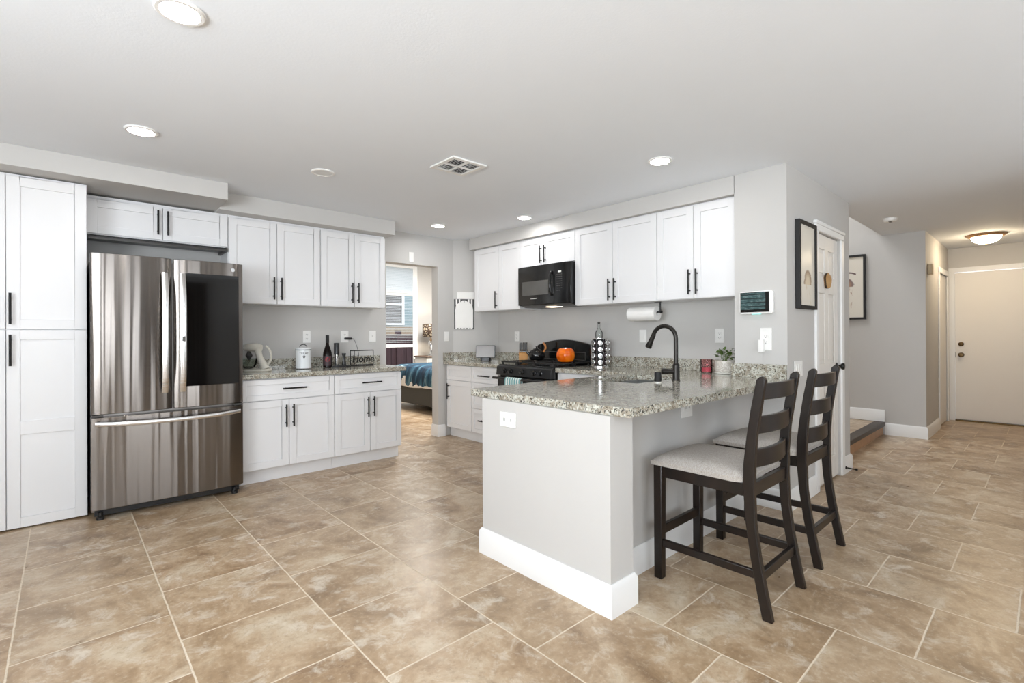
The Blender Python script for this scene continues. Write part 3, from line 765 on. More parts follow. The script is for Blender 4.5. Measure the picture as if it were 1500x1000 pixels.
# ------------------------------------------------------------------ range
sb = (-0.35, -1.495, 0)
st = thing('gas_range', 'black gas range between the corner drawers and the peninsula run', 'range', sb)
SY0, SY1 = -1.888, -1.100
MB().box(-0.64, -0.03, SY0, SY1, 0.03, 0.905).build('body', 'black_enamel', st, sb, 0.004)
MB().box(-0.655, -0.06, SY0 - 0.004, SY1 + 0.004, 0.905, 0.926).build('cooktop', 'black_enamel', st, sb, 0.006)
cp = MB().prism([(-0.66, 0.918), (-0.69, 0.905), (-0.702, 0.815), (-0.64, 0.815), (-0.64, 0.918)], SY0, SY1, 'y')
cpo = cp.build('control_panel', 'black_plastic', st, sb, 0.004)
for y in (-1.235, -1.325, -1.495, -1.665, -1.755):
    b = MB().lathe([(0.026, 0), (0.026, 0.008), (0.020, 0.012), (0.018, 0.030), (0.0, 0.032)], n=20)
    b.box(-0.004, 0.004, -0.018, 0.018, 0.030, 0.036)
    b.xform(Matrix.Translation((-0.697, y, 0.862)) @ Matrix.Rotation(R(-90), 4, 'Y')); b.build('knob', 'black_enamel', st, sb)
od = MB().box(-0.685, -0.64, SY0 + 0.004, SY1 - 0.004, 0.215, 0.808).build('oven_door', 'black_enamel', st, sb, 0.006)
MB().box(-0.688, -0.684, SY0 + 0.10, SY1 - 0.10, 0.33, 0.66).build('oven_window', 'dark_glass', od, sb)
b = MB().cyl((-0.735, SY0 + 0.02, 0.787), (-0.735, SY1 + 0.012, 0.787), 0.013, n=16)
for y in (SY0 + 0.05, SY1 - 0.05): b.box(-0.735, -0.684, y - 0.012, y + 0.012, 0.776, 0.798)
b.build('oven_handle', 'black_plastic', od, sb, 0.002)
MB().box(-0.683, -0.64, SY0 + 0.004, SY1 - 0.004, 0.06, 0.207).build('drawer', 'black_enamel', st, sb, 0.006)
n = 20; poly = [(SY0, 0.926)]
for i in range(n + 1):
    t_ = i / n; poly.append((SY0 + (SY1 - SY0) * t_, 1.118 + 0.062 * (1 - (2 * t_ - 1) ** 2)))
poly.append((SY1, 0.926))
bg = MB().prism(poly, -0.075, -0.026, 'x').build('backguard', 'black_enamel', st, sb, 0.006)
for a0, a1 in ((-1.80, -1.57), (-1.42, -1.20)):
    b = MB(); b.box(-0.079, -0.075, a0, a1, 0.965, 0.970).box(-0.079, -0.075, a0, a1, 1.045, 1.050).box(-0.079, -0.075, a0, a0 + 0.004, 0.965, 1.05).box(-0.079, -0.075, a1 - 0.004, a1, 0.965, 1.05)
    b.build('trim_line', 'slot_grey', bg, sb)
for y0, y1 in ((-1.875, -1.625), (-1.618, -1.372), (-1.365, -1.112)):
    b = MB(); z = 0.950; r_ = 0.006
    for y in (y0, y1): b.box(-0.63, -0.10, y - r_, y + r_, z - r_, z + r_)
    for x in (-0.63, -0.365, -0.10): b.box(x - r_, x + r_, y0, y1, z - r_, z + r_)
    ym = (y0 + y1) / 2
    for xc in (-0.50, -0.23):
        for a in range(4):
            dx, dy = math.cos(a * PI / 2 + PI / 4), math.sin(a * PI / 2 + PI / 4)
            b.tube([(xc + dx * 0.03, ym + dy * 0.03, z), (xc + dx * 0.11, ym + dy * 0.11, z)], 0.0055, 6)
        b.cyl((xc, ym, 0.926), (xc, ym, 0.938), 0.04, 0.034, 16)
    for x in (-0.62, -0.11):
        for y in (y0 + 0.01, y1 - 0.01): b.box(x - 0.007, x + 0.007, y - 0.007, y + 0.007, 0.925, z)
    b.build('grate', 'cast_iron', st, sb)
# dish towel on the oven handle
b = MB(); n = 16; k = 10
prof = [(-0.716, 0.62), (-0.716, 0.70), (-0.717, 0.775), (-0.722, 0.797), (-0.735, 0.8035), (-0.748, 0.797), (-0.753, 0.775), (-0.755, 0.70), (-0.758, 0.58)]
for i in range(n + 1):
    y = -1.525 + 0.225 * i / n; wv_ = 0.004 * math.sin(i * 1.9)
    for x, z in prof: b.v.append(Vector((x - abs(wv_) * (0 if z > 0.79 else 1), y, z)))
q = len(prof)
for i in range(n):
    for j in range(q - 1): b.f.append((i * q + j, i * q + j + 1, (i + 1) * q + j + 1, (i + 1) * q + j))
o = b.build('dish_towel', 'towel', None, (-0.735, -1.41, 0.80))
sd = o.modifiers.new('thickness', 'SOLIDIFY'); sd.thickness = 0.003; sd.offset = 0
tag(o, 'striped teal and white dish towel hanging on the oven handle', 'towel')

# ------------------------------------------------------------------ microwave
mb_ = (-0.2, -1.495, 1.545)
mw = thing('microwave', 'black over-the-range microwave with a side handle', 'microwave', mb_)
MY0, MY1, MX = -1.872, -1.120, -0.405
MB().box(-0.37, -0.002, MY0, MY1, 1.548, 1.964).build('body', 'black_plastic', mw, mb_, 0.003)
MB().prism([(-0.36, 1.548), (-0.30, 1.530), (-0.06, 1.530), (-0.02, 1.548)], MY0 + 0.02, MY1 - 0.02, 'y').build('underside', 'charcoal', mw, mb_)
MB().box(-0.30, -0.20, -1.60, -1.45, 1.526, 1.5305).build('cooktop_lamp', 'cooktop_light', mw, mb_)
md = MB().prism([(MY1, -0.372), (MY1, -0.392), (MY1 - 0.05, MX), (-1.664, MX - 0.004), (-1.664, -0.372)], 1.552, 1.962).xform(Matrix(((0, 1, 0, 0), (1, 0, 0, 0), (0, 0, 1, 0), (0, 0, 0, 1)))).build('door', 'black_enamel', mw, mb_, 0.003)
MB().box(MX - 0.0065, MX, -1.590, -1.205, 1.652, 1.800).build('window_panel', 'micro_glass', md, mb_)
b = MB().tube([(MX, -1.640, 1.872), (MX - 0.022, -1.640, 1.868), (MX - 0.034, -1.640, 1.845), (MX - 0.036, -1.640, 1.76), (MX - 0.034, -1.640, 1.672), (MX - 0.022, -1.640, 1.645), (MX, -1.640, 1.642)], 0.014, 12)
b.build('handle', 'black_enamel', md, mb_)
MB().box(MX - 0.006, MX - 0.003, -1.42, -1.33, 1.612, 1.620).build('badge', 'chrome', md, mb_)
cpn = MB().prism([(-1.668, -0.372), (-1.668, MX - 0.004), (-1.80, MX), (MY0, -0.385), (MY0, -0.372)], 1.552, 1.962).xform(Matrix(((0, 1, 0, 0), (1, 0, 0, 0), (0, 0, 1, 0), (0, 0, 0, 1)))).build('control_panel', 'black_enamel', mw, mb_, 0.003)
MB().box(MX - 0.0055, MX - 0.002, -1.765, -1.725, 1.862, 1.876).build('clock_display', 'plastic_white', cpn, mb_)
b = MB()
for i in range(8):
    for j in range(3):
        if i == 7 and j == 2: continue
        y = -1.712 - j * 0.028; z = 1.842 - i * 0.023
        b.box(MX - 0.005, MX - 0.001, y - 0.007, y + 0.007, z - 0.0025, z + 0.0025)
b.build('keypad', 'slot_grey', cpn, mb_)

# ------------------------------------------------------------------ bar stools
def make_stool():
    t = thing('bar_stool', '', 'stool', (0, 0, 0))
    hw = 0.222
    for s in (-1, 1):
        x = s * (hw - 0.02)
        MB().add([(x - .021, .240, 0.0), (x + .021, .240, 0), (x + .021, .282, 0), (x - .021, .282, 0),
                  (x - .023, .236, .575), (x + .023, .236, .575), (x + .023, .282, .575), (x - .023, .282, .575)],
                 [(3, 2, 1, 0), (4, 5, 6, 7), (0, 1, 5, 4), (1, 2, 6, 5), (2, 3, 7, 6), (3, 0, 4, 7)]).build('front_leg', 'stool_wood', t, None, 0.004)
    cl = [(0.0, -0.262), (0.12, -0.238), (0.25, -0.214), (0.40, -0.194), (0.55, -0.186), (0.66, -0.188), (0.78, -0.199), (0.90, -0.217), (1.0, -0.234), (1.035, -0.240), (1.050, -0.243)]
    def post_y(z):
        for (z0, y0), (z1, y1) in zip(cl, cl[1:]):
            if z <= z1: return y0 + (y1 - y0) * (z - z0) / (z1 - z0)
        return cl[-1][1]
    for s in (-1, 1):
        x0, x1 = (s * 0.192, s * 0.222)
        fr_, bk = [], []
        for z, y in cl:
            d = 0.021 if z < 1.0 else (0.019 if z < 1.04 else 0.006)
            if 0.5 < z < 0.7: d = 0.024
            fr_.append((y + d, z)); bk.append((y - d, z))
        MB().prism(fr_ + bk[::-1], min(x0, x1), max(x0, x1), 'x').build('back_post', 'stool_wood', t, None, 0.004)
    # seat rails
    MB().box(-0.20, 0.20, 0.243, 0.268, 0.515, 0.575).box(-0.19, 0.19, -0.200, -0.178, 0.515, 0.575).box(-0.216, -0.196, -0.17, 0.25, 0.515, 0.575).box(0.196, 0.216, -0.17, 0.25, 0.515, 0.575).build('seat_frame', 'stool_wood', t, None, 0.003)
    # cushion: rounded slab with a domed top
    b = MB(); nx, ny = 20, 22; x0, x1, y0, y1 = -0.238, 0.238, -0.178, 0.292; zb = 0.575
    def top(u, v):
        e = (1 - abs(2 * u - 1) ** 5) * (1 - abs(2 * v - 1) ** 5)
        return zb + 0.022 + 0.036 * max(0.0, e) ** 0.5 + 0.006 * math.sin(PI * u) * math.sin(PI * v)
    def pt(u, v):
        x = x0 + (x1 - x0) * u; y = y0 + (y1 - y0) * v
        if v < 0.12: x *= 0.80 + 0.20 * (v / 0.12) ** 0.5
        return x, y
    for j in range(ny + 1):
        for i in range(nx + 1):
            x, y = pt(i / nx, j / ny); b.v.append(Vector((x, y, top(i / nx, j / ny))))
    for j in range(ny):
        for i in range(nx): b.f.append((j * (nx + 1) + i, j * (nx + 1) + i + 1, (j + 1) * (nx + 1) + i + 1, (j + 1) * (nx + 1) + i))
    ring = [(i, 0) for i in range(nx)] + [(nx, j) for j in range(ny)] + [(i, ny) for i in range(nx, 0, -1)] + [(0, j) for j in range(ny, 0, -1)]
    k = len(b.v)
    for i, j in ring:
        x, y = pt(i / nx, j / ny); b.v.append(Vector((x * 0.985, y if 0 < j < ny else y + (0.004 if j == 0 else -0.004), zb)))
    L = len(ring)
    for q in range(L):
        a = ring[q]; c = ring[(q + 1) % L]
        b.f.append((a[1] * (nx + 1) + a[0], k + q, k + (q + 1) % L, c[1] * (nx + 1) + c[0]))
    b.f.append(tuple(k + q for q in range(L)))
    b.build('seat', 'seat_fabric', t)
    # three curved ladder slats
    for z0, z1 in ((0.948, 1.018), (0.795, 0.872), (0.642, 0.722)):
        b = MB(); n = 14; zc = (z0 + z1) / 2; y = post_y(zc)
        f_, k_ = [], []
        for i in range(n + 1):
            u = i / n; x = -0.195 + 0.39 * u; bow = -0.030 * (1 - (2 * u - 1) ** 2)
            f_.append((x, y + bow + 0.010)); k_.append((x, y + bow - 0.010))
        b.prism(f_ + k_[::-1], z0, z1, 'z').build('back_slat', 'stool_wood', t, None, 0.003)
    for s in (-1, 1): MB().box(s * 0.196, s * 0.216, -0.225, 0.245, 0.165, 0.202).build('stretcher', 'stool_wood', t, None, 0.003)
    MB().box(-0.19, 0.19, 0.250, 0.272, 0.215, 0.262).build('stretcher', 'stool_wood', t, None, 0.003)
    MB().box(-0.195, 0.195, -0.238, -0.216, 0.155, 0.198).build('stretcher', 'stool_wood', t, None, 0.003)
    return t
st1 = make_stool()
st1['group'] = 'bar stools at the peninsula'
st2 = copy_tree(st1)
st1.location = (-1.642, -3.972, 0); st1['label'] = 'dark wood ladder-back bar stool nearest the peninsula end'
st2.location = (-0.945, -3.968, 0); st2['label'] = 'dark wood ladder-back bar stool nearer the pantry door'

# ------------------------------------------------------------------ lights and ceiling fittings
def recessed(x, y, label, on=True, r=0.082):
    t = thing('recessed_light', label, 'ceiling light', (x, y, CEIL), 0, 'recessed ceiling lights')
    MB().lathe([(r, -0.001), (r, -0.006), (r - 0.006, -0.010), (r - 0.018, -0.010), (r - 0.020, -0.004), (r - 0.020, -0.001)], n=40).build('trim_ring', 'plastic_white', t)
    b = MB(); n = 36
    b.lathe([(0.0001, -0.0065), (r - 0.019, -0.0065)], n=n)
    b = MB().cyl((0, 0, -0.0075), (0, 0, -0.003), r - 0.0195, n=n); b.build('lens', 'lens_light' if on else 'lens_off', t)
    return t
recessed(-3.766, -2.921, 'lit round ceiling light nearest the camera, cut by the top edge')
recessed(-3.748, -1.531, 'lit round ceiling light in front of the steel fridge')
recessed(-2.689, -1.503, 'unlit round ceiling disc in front of the left wall cabinets', False)
recessed(-1.068, -3.264, 'lit round ceiling light over the sink')
recessed(-0.643, -1.482, 'lit round ceiling light above the microwave')
recessed(-1.085, -0.600, 'lit round ceiling light just outside the bedroom doorway')
# more of the same grid behind the camera
# vent
t = thing('ceiling_vent', 'square white ceiling air vent with dark louvres', 'vent', (-2.037, -2.265, CEIL))
b = MB(); h = 0.142
for x0, x1, y0, y1 in ((-h, h, -h, -h + .03), (-h, h, h - .03, h), (-h, -h + .03, -h + .03, h - .03), (h - .03, h, -h + .03, h - .03), (-.008, .008, -h + .03, h - .03), (-h + .03, h - .03, -.008, .008)): b.box(x0, x1, y0, y1, -0.012, -0.001)
b.build('frame', 'plastic_white', t, None, 0.002)
MB().box(-h + .02, h - .02, -h + .02, h - .02, -0.003, -0.001).build('duct', 'black_matte', t)
b = MB()
for qx in (-1, 1):
    for qy in (-1, 1):
        for i in range(5):
            o_ = 0.020 + i * 0.019
            if qx * qy > 0: p = [(qx * o_, qy * 0.010), (qx * o_, qy * 0.108)]
            else: p = [(qx * 0.010, qy * o_), (qx * 0.108, qy * o_)]
            (xa, ya), (xb, yb) = p
            if xa == xb: b.add([(xa - .006, ya, -.011), (xa - .006, yb, -.011), (xa + .006, yb, -.004), (xa + .006, ya, -.004)], [(0, 1, 2, 3)])
            else: b.add([(xa, ya - .006, -.011), (xb, ya - .006, -.011), (xb, ya + .006, -.004), (xa, ya + .006, -.004)], [(0, 1, 2, 3)])
lv = b.build('louvre', 'plastic_white', t)
sd = lv.modifiers.new('thickness', 'SOLIDIFY'); sd.thickness = 0.0015
# smoke detector
t = thing('smoke_detector', 'small round white smoke detector on the hall ceiling', 'smoke detector', (2.24, -3.95, CEIL))
MB().lathe([(0.0, -0.036), (0.045, -0.036), (0.058, -0.026), (0.062, -0.008), (0.062, -0.001)], n=32).build('cover', 'plastic_white', t)
MB().box(-0.028, 0.028, -0.012, 0.012, -0.039, -0.035).build('vent_slot', 'slot_grey', t)
# flush mount in the hall
t = thing('flush_light', 'lit frosted dome ceiling light with a brown rim in the hall', 'ceiling light', (4.16, -4.545, CEIL))
MB().lathe([(0.185, -0.001), (0.185, -0.012), (0.165, -0.028), (0.140, -0.034), (0.140, -0.001)], n=40).build('rim', 'brown_metal', t)
MB().lathe([(0.138, -0.030), (0.130, -0.055), (0.105, -0.082), (0.065, -0.102), (0.0, -0.110)], n=40).build('dome', 'dome_light', t)
MB().lathe([(0.010, -0.108), (0.010, -0.116), (0.0, -0.122)], n=14).build('finial', 'brown_metal', t)

# ------------------------------------------------------------------ wall plates
def plate(name, label, cat, loc, rz, w, h, kind, group=None, mat='plastic_white'):
    """built facing -y, then turned by rz"""
    t = thing(name, label, cat, loc, rz, group)
    MB().box(-w / 2, w / 2, -0.006, -0.0005, -h / 2, h / 2).build('plate', mat, t, None, 0.002)
    if kind == 'outlet':
        for s in (-1, 1):
            fc = MB().rbox(-0.017, 0.017, -0.009, -0.006, s * 0.020 - 0.014, s * 0.020 + 0.014, 0.008, 4, 'y').build('receptacle', mat, t)
            b = MB().box(-0.008, -0.0055, -0.0095, -0.0085, s * 0.02 - 0.002, s * 0.02 + 0.007).box(0.0055, 0.008, -0.0095, -0.0085, s * 0.02 - 0.002, s * 0.02 + 0.007).cyl((0, -0.0085, s * 0.02 - 0.008), (0, -0.0095, s * 0.02 - 0.008), 0.003, n=8)
            b.build('slot', 'slot_grey', fc)
    elif kind == 'outlet_h':
        for s in (-1, 1):
            fc = MB().rbox(s * 0.022 - 0.015, s * 0.022 + 0.015, -0.009, -0.006, -0.017, 0.017, 0.008, 4, 'y').build('receptacle', mat, t)
            b = MB().box(s * 0.022 - 0.006, s * 0.022 - 0.004, -0.0095, -0.0085, -0.008, 0.008).box(s * 0.022 + 0.004, s * 0.022 + 0.006, -0.0095, -0.0085, -0.008, 0.008)
            b.build('slot', 'slot_grey', fc)
    elif kind == 'switch':
        MB().box(-0.006, 0.006, -0.014, -0.006, -0.004, 0.012).build('toggle', mat, t, None, 0.001)
    elif kind == 'rocker':
        MB().box(-0.016, 0.016, -0.010, -0.006, -0.033, 0.033).build('rocker', mat, t, None, 0.002)
    elif kind == 'rocker3':
        for s in (-1, 0, 1): MB().box(s * 0.046 - 0.016, s * 0.046 + 0.016, -0.010, -0.006, -0.033, 0.033).build('rocker', mat, t, None, 0.002)
    return t
YE = YW - 0.0005
GO = 'outlets on the fridge wall'
plate('wall_outlet', 'white wall outlet above the white canister', 'outlet', (-2.283, YE, 1.226), 0, 0.075, 0.120, 'outlet', GO)
plate('wall_outlet', 'white wall outlet with a black charger plugged in', 'outlet', (-1.892, YE, 1.224), 0, 0.085, 0.120, 'outlet', GO)
plate('light_switch', 'white light switch above the wire word sign', 'switch', (-1.576, YE, 1.225), 0, 0.080, 0.120, 'switch')
plate('light_switch', 'white light switch on the stub wall by the bedroom doorway', 'switch', (-0.594, YE, 1.219), 0, 0.072, 0.118, 'rocker')
plate('wall_outlet', 'white wall outlet behind the range top left', 'outlet', (0, -0.678, 1.216), R(-90), 0.075, 0.118, 'outlet', 'outlets on the range wall')
plate('light_switch', 'white wall switch left of the black faucet', 'switch', (0, -2.440, 1.218), R(-90), 0.076, 0.120, 'rocker')
plate('wall_outlet', 'white wall outlet right of the black faucet', 'outlet', (0, -3.182, 1.220), R(-90), 0.076, 0.120, 'outlet', 'outlets on the range wall')
plate('wall_outlet', 'white outlet set sideways in the peninsula end wall', 'outlet', (-2.322, -3.092, 0.781), R(-90), 0.126, 0.078, 'outlet_h')
plate('wall_outlet', 'white outlet under the worktop overhang behind the stools', 'outlet', (-1.378, -3.61, 0.805), 0, 0.128, 0.115, 'outlet_h')
plate('light_switch', 'white triple light switch on the pantry wall behind the stool back', 'switch', (-0.165, -3.8275, 0.980), 0, 0.165, 0.115, 'rocker3')
# adapter on the wall end
t = plate('wall_outlet', 'white wall outlet under the wall tablet', 'outlet', (-0.372, -3.688, 1.196), R(-90), 0.078, 0.160, 'outlet')
ad = MB().rbox(-0.040, -0.005, -0.050, -0.0105, -0.092, -0.005, 0.006, 4, 'z').build('plug_adapter', 'plastic_white', None)
ad.location = (-0.372, -3.688, 1.196); ad.rotation_euler = (0, 0, R(-90))
tag(ad, 'white plug adapter in the outlet under the wall tablet', 'plug adapter')
# black charger and cord
b = MB().rbox(-0.035, 0.035, -0.036, -0.010, -0.012, 0.012, 0.008, 4, 'x')
ch = thing('phone_charger', 'black phone charger plugged in above the wire word sign', 'charger', (-1.862, YE, 1.203))
b.build('plug', 'black_plastic', ch)
pts = [(0.030, -0.024, 0.0), (0.055, -0.026, -0.002), (0.075, -0.028, -0.03), (0.098, -0.032, -0.10), (0.112, -0.036, -0.17), (0.095, -0.05, -0.24), (0.03, -0.06, -0.275), (-0.03, -0.075, -0.2805)]
MB().tube(pts, 0.0022, 8).build('cord', 'black_plastic', ch)
# door chime sensor over the doorway
plate('door_chime', 'small white box mounted over the bedroom doorway', 'door chime', (-1.085, YE, 2.148), 0, 0.062, 0.112, 'none')
t = thing('door_chime', 'tan chime box high on the hall wall corner', 'door chime', (3.465, -4.0905, 1.985))
MB().rbox(-0.05, 0.05, -0.045, -0.0005, -0.06, 0.06, 0.01, 4, 'z').build('cover', 'tan_plastic', t, None, 0.003)
# wall tablet
t = thing('wall_tablet', 'white-framed smart tablet mounted on the wall end', 'tablet', (-0.372, -3.629, 1.460), R(-90))
MB().rbox(-0.115, 0.115, -0.030, -0.0005, -0.082, 0.082, 0.016, 6, 'y').build('housing', 'plastic_white', t, None, 0.003)
MB().box(-0.108, 0.090, -0.0325, -0.030, -0.070, 0.074).build('bezel', 'black_enamel', t)
MB().box(-0.103, 0.066, -0.0335, -0.0322, -0.050, 0.070).build('screen', 'tablet_screen', t)
emis('status_glow', (0.25, 0.85, 0.78, 1), 1.6)
MB().box(-0.03, 0.03, -0.026, -0.010, -0.0845, -0.0815).build('status_light', 'status_glow', t)

# ------------------------------------------------------------------ framed prints
def frame(label, loc, rz, w, h, d, mat):
    t = thing('framed_print', label, 'framed print', loc, rz)
    fw_ = 0.026; b = MB()
    b.box(-w / 2, -w / 2 + fw_, -d, -0.0005, -h / 2, h / 2).box(w / 2 - fw_, w / 2, -d, -0.0005, -h / 2, h / 2)
    b.box(-w / 2 + fw_, w / 2 - fw_, -d, -0.0005, -h / 2, -h / 2 + fw_).box(-w / 2 + fw_, w / 2 - fw_, -d, -0.0005, h / 2 - fw_, h / 2)
    b.build('frame', 'black_matte', t, None, 0.002)
    MB().box(-w / 2 + fw_, w / 2 - fw_, -d + 0.012, -0.001, -h / 2 + fw_, h / 2 - fw_).build('print', mat, t)
    return t
frame('narrow black-framed print of a pale brown jellyfish beside the pantry door', (-0.022, -3.8275, 1.735), 0, 0.385, 0.640, 0.034, 'print_tan')
frame('black-framed print of a purple jellyfish on the stair wall', (3.30, -3.235, 1.812), R(-90), 0.57, 0.810, 0.030, 'print_purple')
# wood slice on the pantry door
b = MB(); pts = []
for i in range(28):
    a = 2 * PI * i / 28; r_ = 1 + 0.06 * math.sin(3 * a + 1) + 0.04 * math.sin(5 * a); pts.append((0.075 * r_ * math.cos(a), 0.062 * r_ * math.sin(a)))
t = thing('wood_slice_sign', 'small round wood slice hung on the white pantry door', 'door decoration', (0.575, -3.8125, 1.668))
b.prism(pts, -0.020, -0.0005, 'y').build('slice', 'slice_wood', t, None, 0.002)
MB().prism([(x * 1.03, z * 1.03) for x, z in pts], -0.017, -0.004, 'y').build('bark_edge', 'bark', t)
# door stop
t = thing('door_stop', 'black spring door stop low beside the pantry door', 'door stop', (0.99, -3.843, 0.055))
MB().cyl((0, 0.0, 0), (0, -0.006, 0), 0.013, n=16).tube([(0, -0.006, 0), (0, -0.075, -0.002)], 0.0055, 10).cyl((0, -0.072, -0.002), (0, -0.088, -0.002), 0.009, n=14).build('spring', 'handle_black', t)

# ------------------------------------------------------------------ items on the left worktop
Z = CT + 0.0006
# canister
cb = (-2.376, -0.205, Z)
t = thing('canister', 'white lidded canister with a dark paw mark on the left worktop', 'canister', cb)
MB().lathe([(0.066, 0), (0.069, 0.004), (0.069, 0.178), (0.067, 0.181)], cb).build('body', 'enamel_white', t, cb)
ld = MB().lathe([(0.0715, 0.181), (0.0715, 0.192), (0.066, 0.199), (0.050, 0.206), (0.0, 0.208)], cb).build('lid', 'enamel_white', t, cb)
MB().lathe([(0.0722, 0.180), (0.0728, 0.183), (0.0722, 0.186)], cb).lathe([(0.0695, 0.001), (0.0702, 0.003), (0.0695, 0.006)], cb).build('rim', 'charcoal', t, cb)
pts = [(0.034 * math.cos(a), 0, 0.206 + 0.028 * math.sin(a)) for a in [PI * i / 10 for i in range(11)]]
rz_ = Matrix.Translation(cb) @ Matrix.Rotation(R(-42), 4, 'Z')
MB().tube(pts, 0.004, 8).xform(rz_).build('lid_handle', 'charcoal', ld, cb)
def wrap(b, r_, zc, ang):
    """bend lettering built in the xy plane onto a cylinder whose front points to angle ang"""
    out = []
    for v in b.v:
        a = ang + v.x / r_; rr = r_ + v.z
        out.append(Vector((rr * math.cos(a), rr * math.sin(a), zc + v.y)))
    b.v = out; return b
face = R(-104)
b = wrap(text_mb('TREAT', 0.029, 0.0006), 0.0693, 0.148, face); b.v = [v + Vector(cb) for v in b.v]; b.build('lettering', 'charcoal', t, cb, smooth=False)
b = MB()
for dx, dz, r_ in ((0, 0, 0.008), (-0.008, 0.010, 0.0035), (-0.003, 0.0135, 0.0035), (0.003, 0.0135, 0.0035), (0.008, 0.010, 0.0035)):
    b.add([(dx + r_ * math.cos(2 * PI * i / 12), dz + r_ * math.sin(2 * PI * i / 12), 0.0005) for i in range(12)], [tuple(range(12))])
b = wrap(b, 0.0693, 0.112, face); b.v = [v + Vector(cb) for v in b.v]; b.build('paw_mark', 'charcoal', t, cb, smooth=False)
# stand mixer
xb = (-2.785, -0.24, Z)
t = thing('stand_mixer', 'white stand mixer with a curved handle beside the steel fridge', 'mixer', xb, R(-38))
MB().rbox(-0.115, 0.100, -0.085, 0.085, 0, 0.022, 0.05, 6, 'z').build('foot_plate', 'cream_plastic', t, None, 0.005)
b = MB().tube([(0.060, 0.0, 0.020), (0.045, 0, 0.06), (0.015, 0, 0.12), (0.0, 0, 0.17), (0.0, 0, 0.205)], [0.040, 0.032, 0.026, 0.028, 0.036], 20)
b.build('column', 'cream_plastic', t)
MB().tube([(0.03, 0.0, 0.212), (-0.01, 0, 0.214), (-0.07, 0, 0.214), (-0.115, 0, 0.212), (-0.125, 0, 0.211)], [0.026, 0.038, 0.036, 0.026, 0.010], 20).build('head', 'cream_plastic', t)
MB().tube([(-0.08, 0, 0.18), (-0.08, 0, 0.14), (-0.08, 0, 0.10)], [0.012, 0.03, 0.006], 12).build('beater', 'charcoal', t)
MB().lathe([(0.028, 0.024), (0.055, 0.04), (0.070, 0.075), (0.076, 0.115), (0.073, 0.115), (0.067, 0.077), (0.052, 0.044), (0.0, 0.032)], (-0.085, 0, 0), 28).build('bowl', 'clear_glass', t)
pts = []
for i in range(11):
    a = R(68) - R(150) * i / 10; pts.append((0.040 + 0.072 * math.cos(a), 0.0, 0.135 + 0.098 * math.sin(a)))
flat_bar(pts, 0.028, 0.016, (0, 1, 0)).build('handle', 'cream_plastic', t)
# wine bottle
wb = (-2.140, -0.20, Z)
t = thing('wine_bottle', 'dark wine bottle with a red label on the left worktop', 'bottle', wb)
MB().lathe([(0.040, 0), (0.043, 0.004), (0.043, 0.125), (0.040, 0.150), (0.028, 0.190), (0.0165, 0.225), (0.0145, 0.255), (0.0145, 0.300)], wb).build('glass', 'wine_glass', t, wb)
MB().lathe([(0.0155, 0.245), (0.0165, 0.247), (0.0165, 0.322), (0.0, 0.323)], wb).build('foil', 'black_matte', t, wb)
def label_patch(r_, z0, z1, a0, a1, c, n=12):
    b = MB(); k = 0
    for i in range(n + 1):
        a = a0 + (a1 - a0) * i / n
        for z in (z0, z1): b.v.append(Vector((c[0] + r_ * math.cos(a), c[1] + r_ * math.sin(a), c[2] + z)))
    for i in range(n): b.f.append((2 * i, 2 * i + 2, 2 * i + 3, 2 * i + 1))
    return b
lb = label_patch(0.0436, 0.02, 0.115, R(-175), R(-60), wb).build('label_band', 'label_dark', t, wb)
b = MB()
pts = [(0.021 * math.cos(2 * PI * i / 20), 0.024 * math.sin(2 * PI * i / 20), 0.0006) for i in range(20)]
b.add(pts, [tuple(range(20))]); b = wrap(b, 0.0438, 0.082, R(-112)); b.v = [v + Vector(wb) for v in b.v]; b.build('seal', 'ribbon_red', lb, wb, smooth=False)
# opener set
ob_ = (-2.010, -0.19, Z)
t = thing('opener_base', 'low black charging base holding the wine opener', 'charging base', ob_)
MB().rbox(-0.105, 0.100, -0.045, 0.045, 0, 0.014, 0.02, 5, 'z').build('tray', 'black_plastic', t, None, 0.003)
oc = (-2.040, -0.185, Z + 0.0145)
t = thing('wine_opener', 'tall black electric wine opener standing on its base', 'wine opener', oc)
MB().lathe([(0.024, 0.110), (0.027, 0.114), (0.027, 0.225), (0.025, 0.229), (0.0, 0.230)], oc).build('motor_body', 'black_plastic', t, oc)
MB().lathe([(0.022, 0.0), (0.023, 0.002), (0.023, 0.110)], oc).build('sleeve', 'chrome', t, oc)
oc = (-1.968, -0.195, Z + 0.0145)
o = MB().lathe([(0.020, 0), (0.021, 0.002), (0.021, 0.02), (0.014, 0.05), (0.014, 0.09), (0.020, 0.11), (0.020, 0.122), (0.0, 0.124)], oc).build('foil_cutter', 'black_plastic', None, oc)
tag(o, 'small black foil cutter beside the wine opener', 'foil cutter')
# wire word sign
hb = (-1.758, -0.165, Z)
t = thing('word_sign', 'black wire frame sign reading Home on the left worktop', 'sign', hb, 0)
w2, h2 = 0.128, 0.160
MB().tube([(-w2, 0, 0.0075), (w2, 0, 0.0075), (w2, 0, h2), (-w2, 0, h2), (-w2, 0, 0.0075)], 0.0062, 8).tube([(-w2 + 0.045, 0, h2), (-w2 + 0.045, 0, 0.0075)], 0.0025, 6).build('frame', 'black_matte', t)
MB().box(-w2, w2, -0.005, 0.045, 0, 0.006).build('stand', 'black_matte', t)
b = text_mb('Home', 0.108, 0.003, 0.15, 0.0012); b.xform(Matrix.Translation((0.014, 0, 0.070)) @ Matrix.Rotation(R(90), 4, 'X')); b.v = [Vector((v.x * 0.9, v.y, v.z)) for v in b.v]
b.build('lettering', 'black_matte', t, smooth=False)

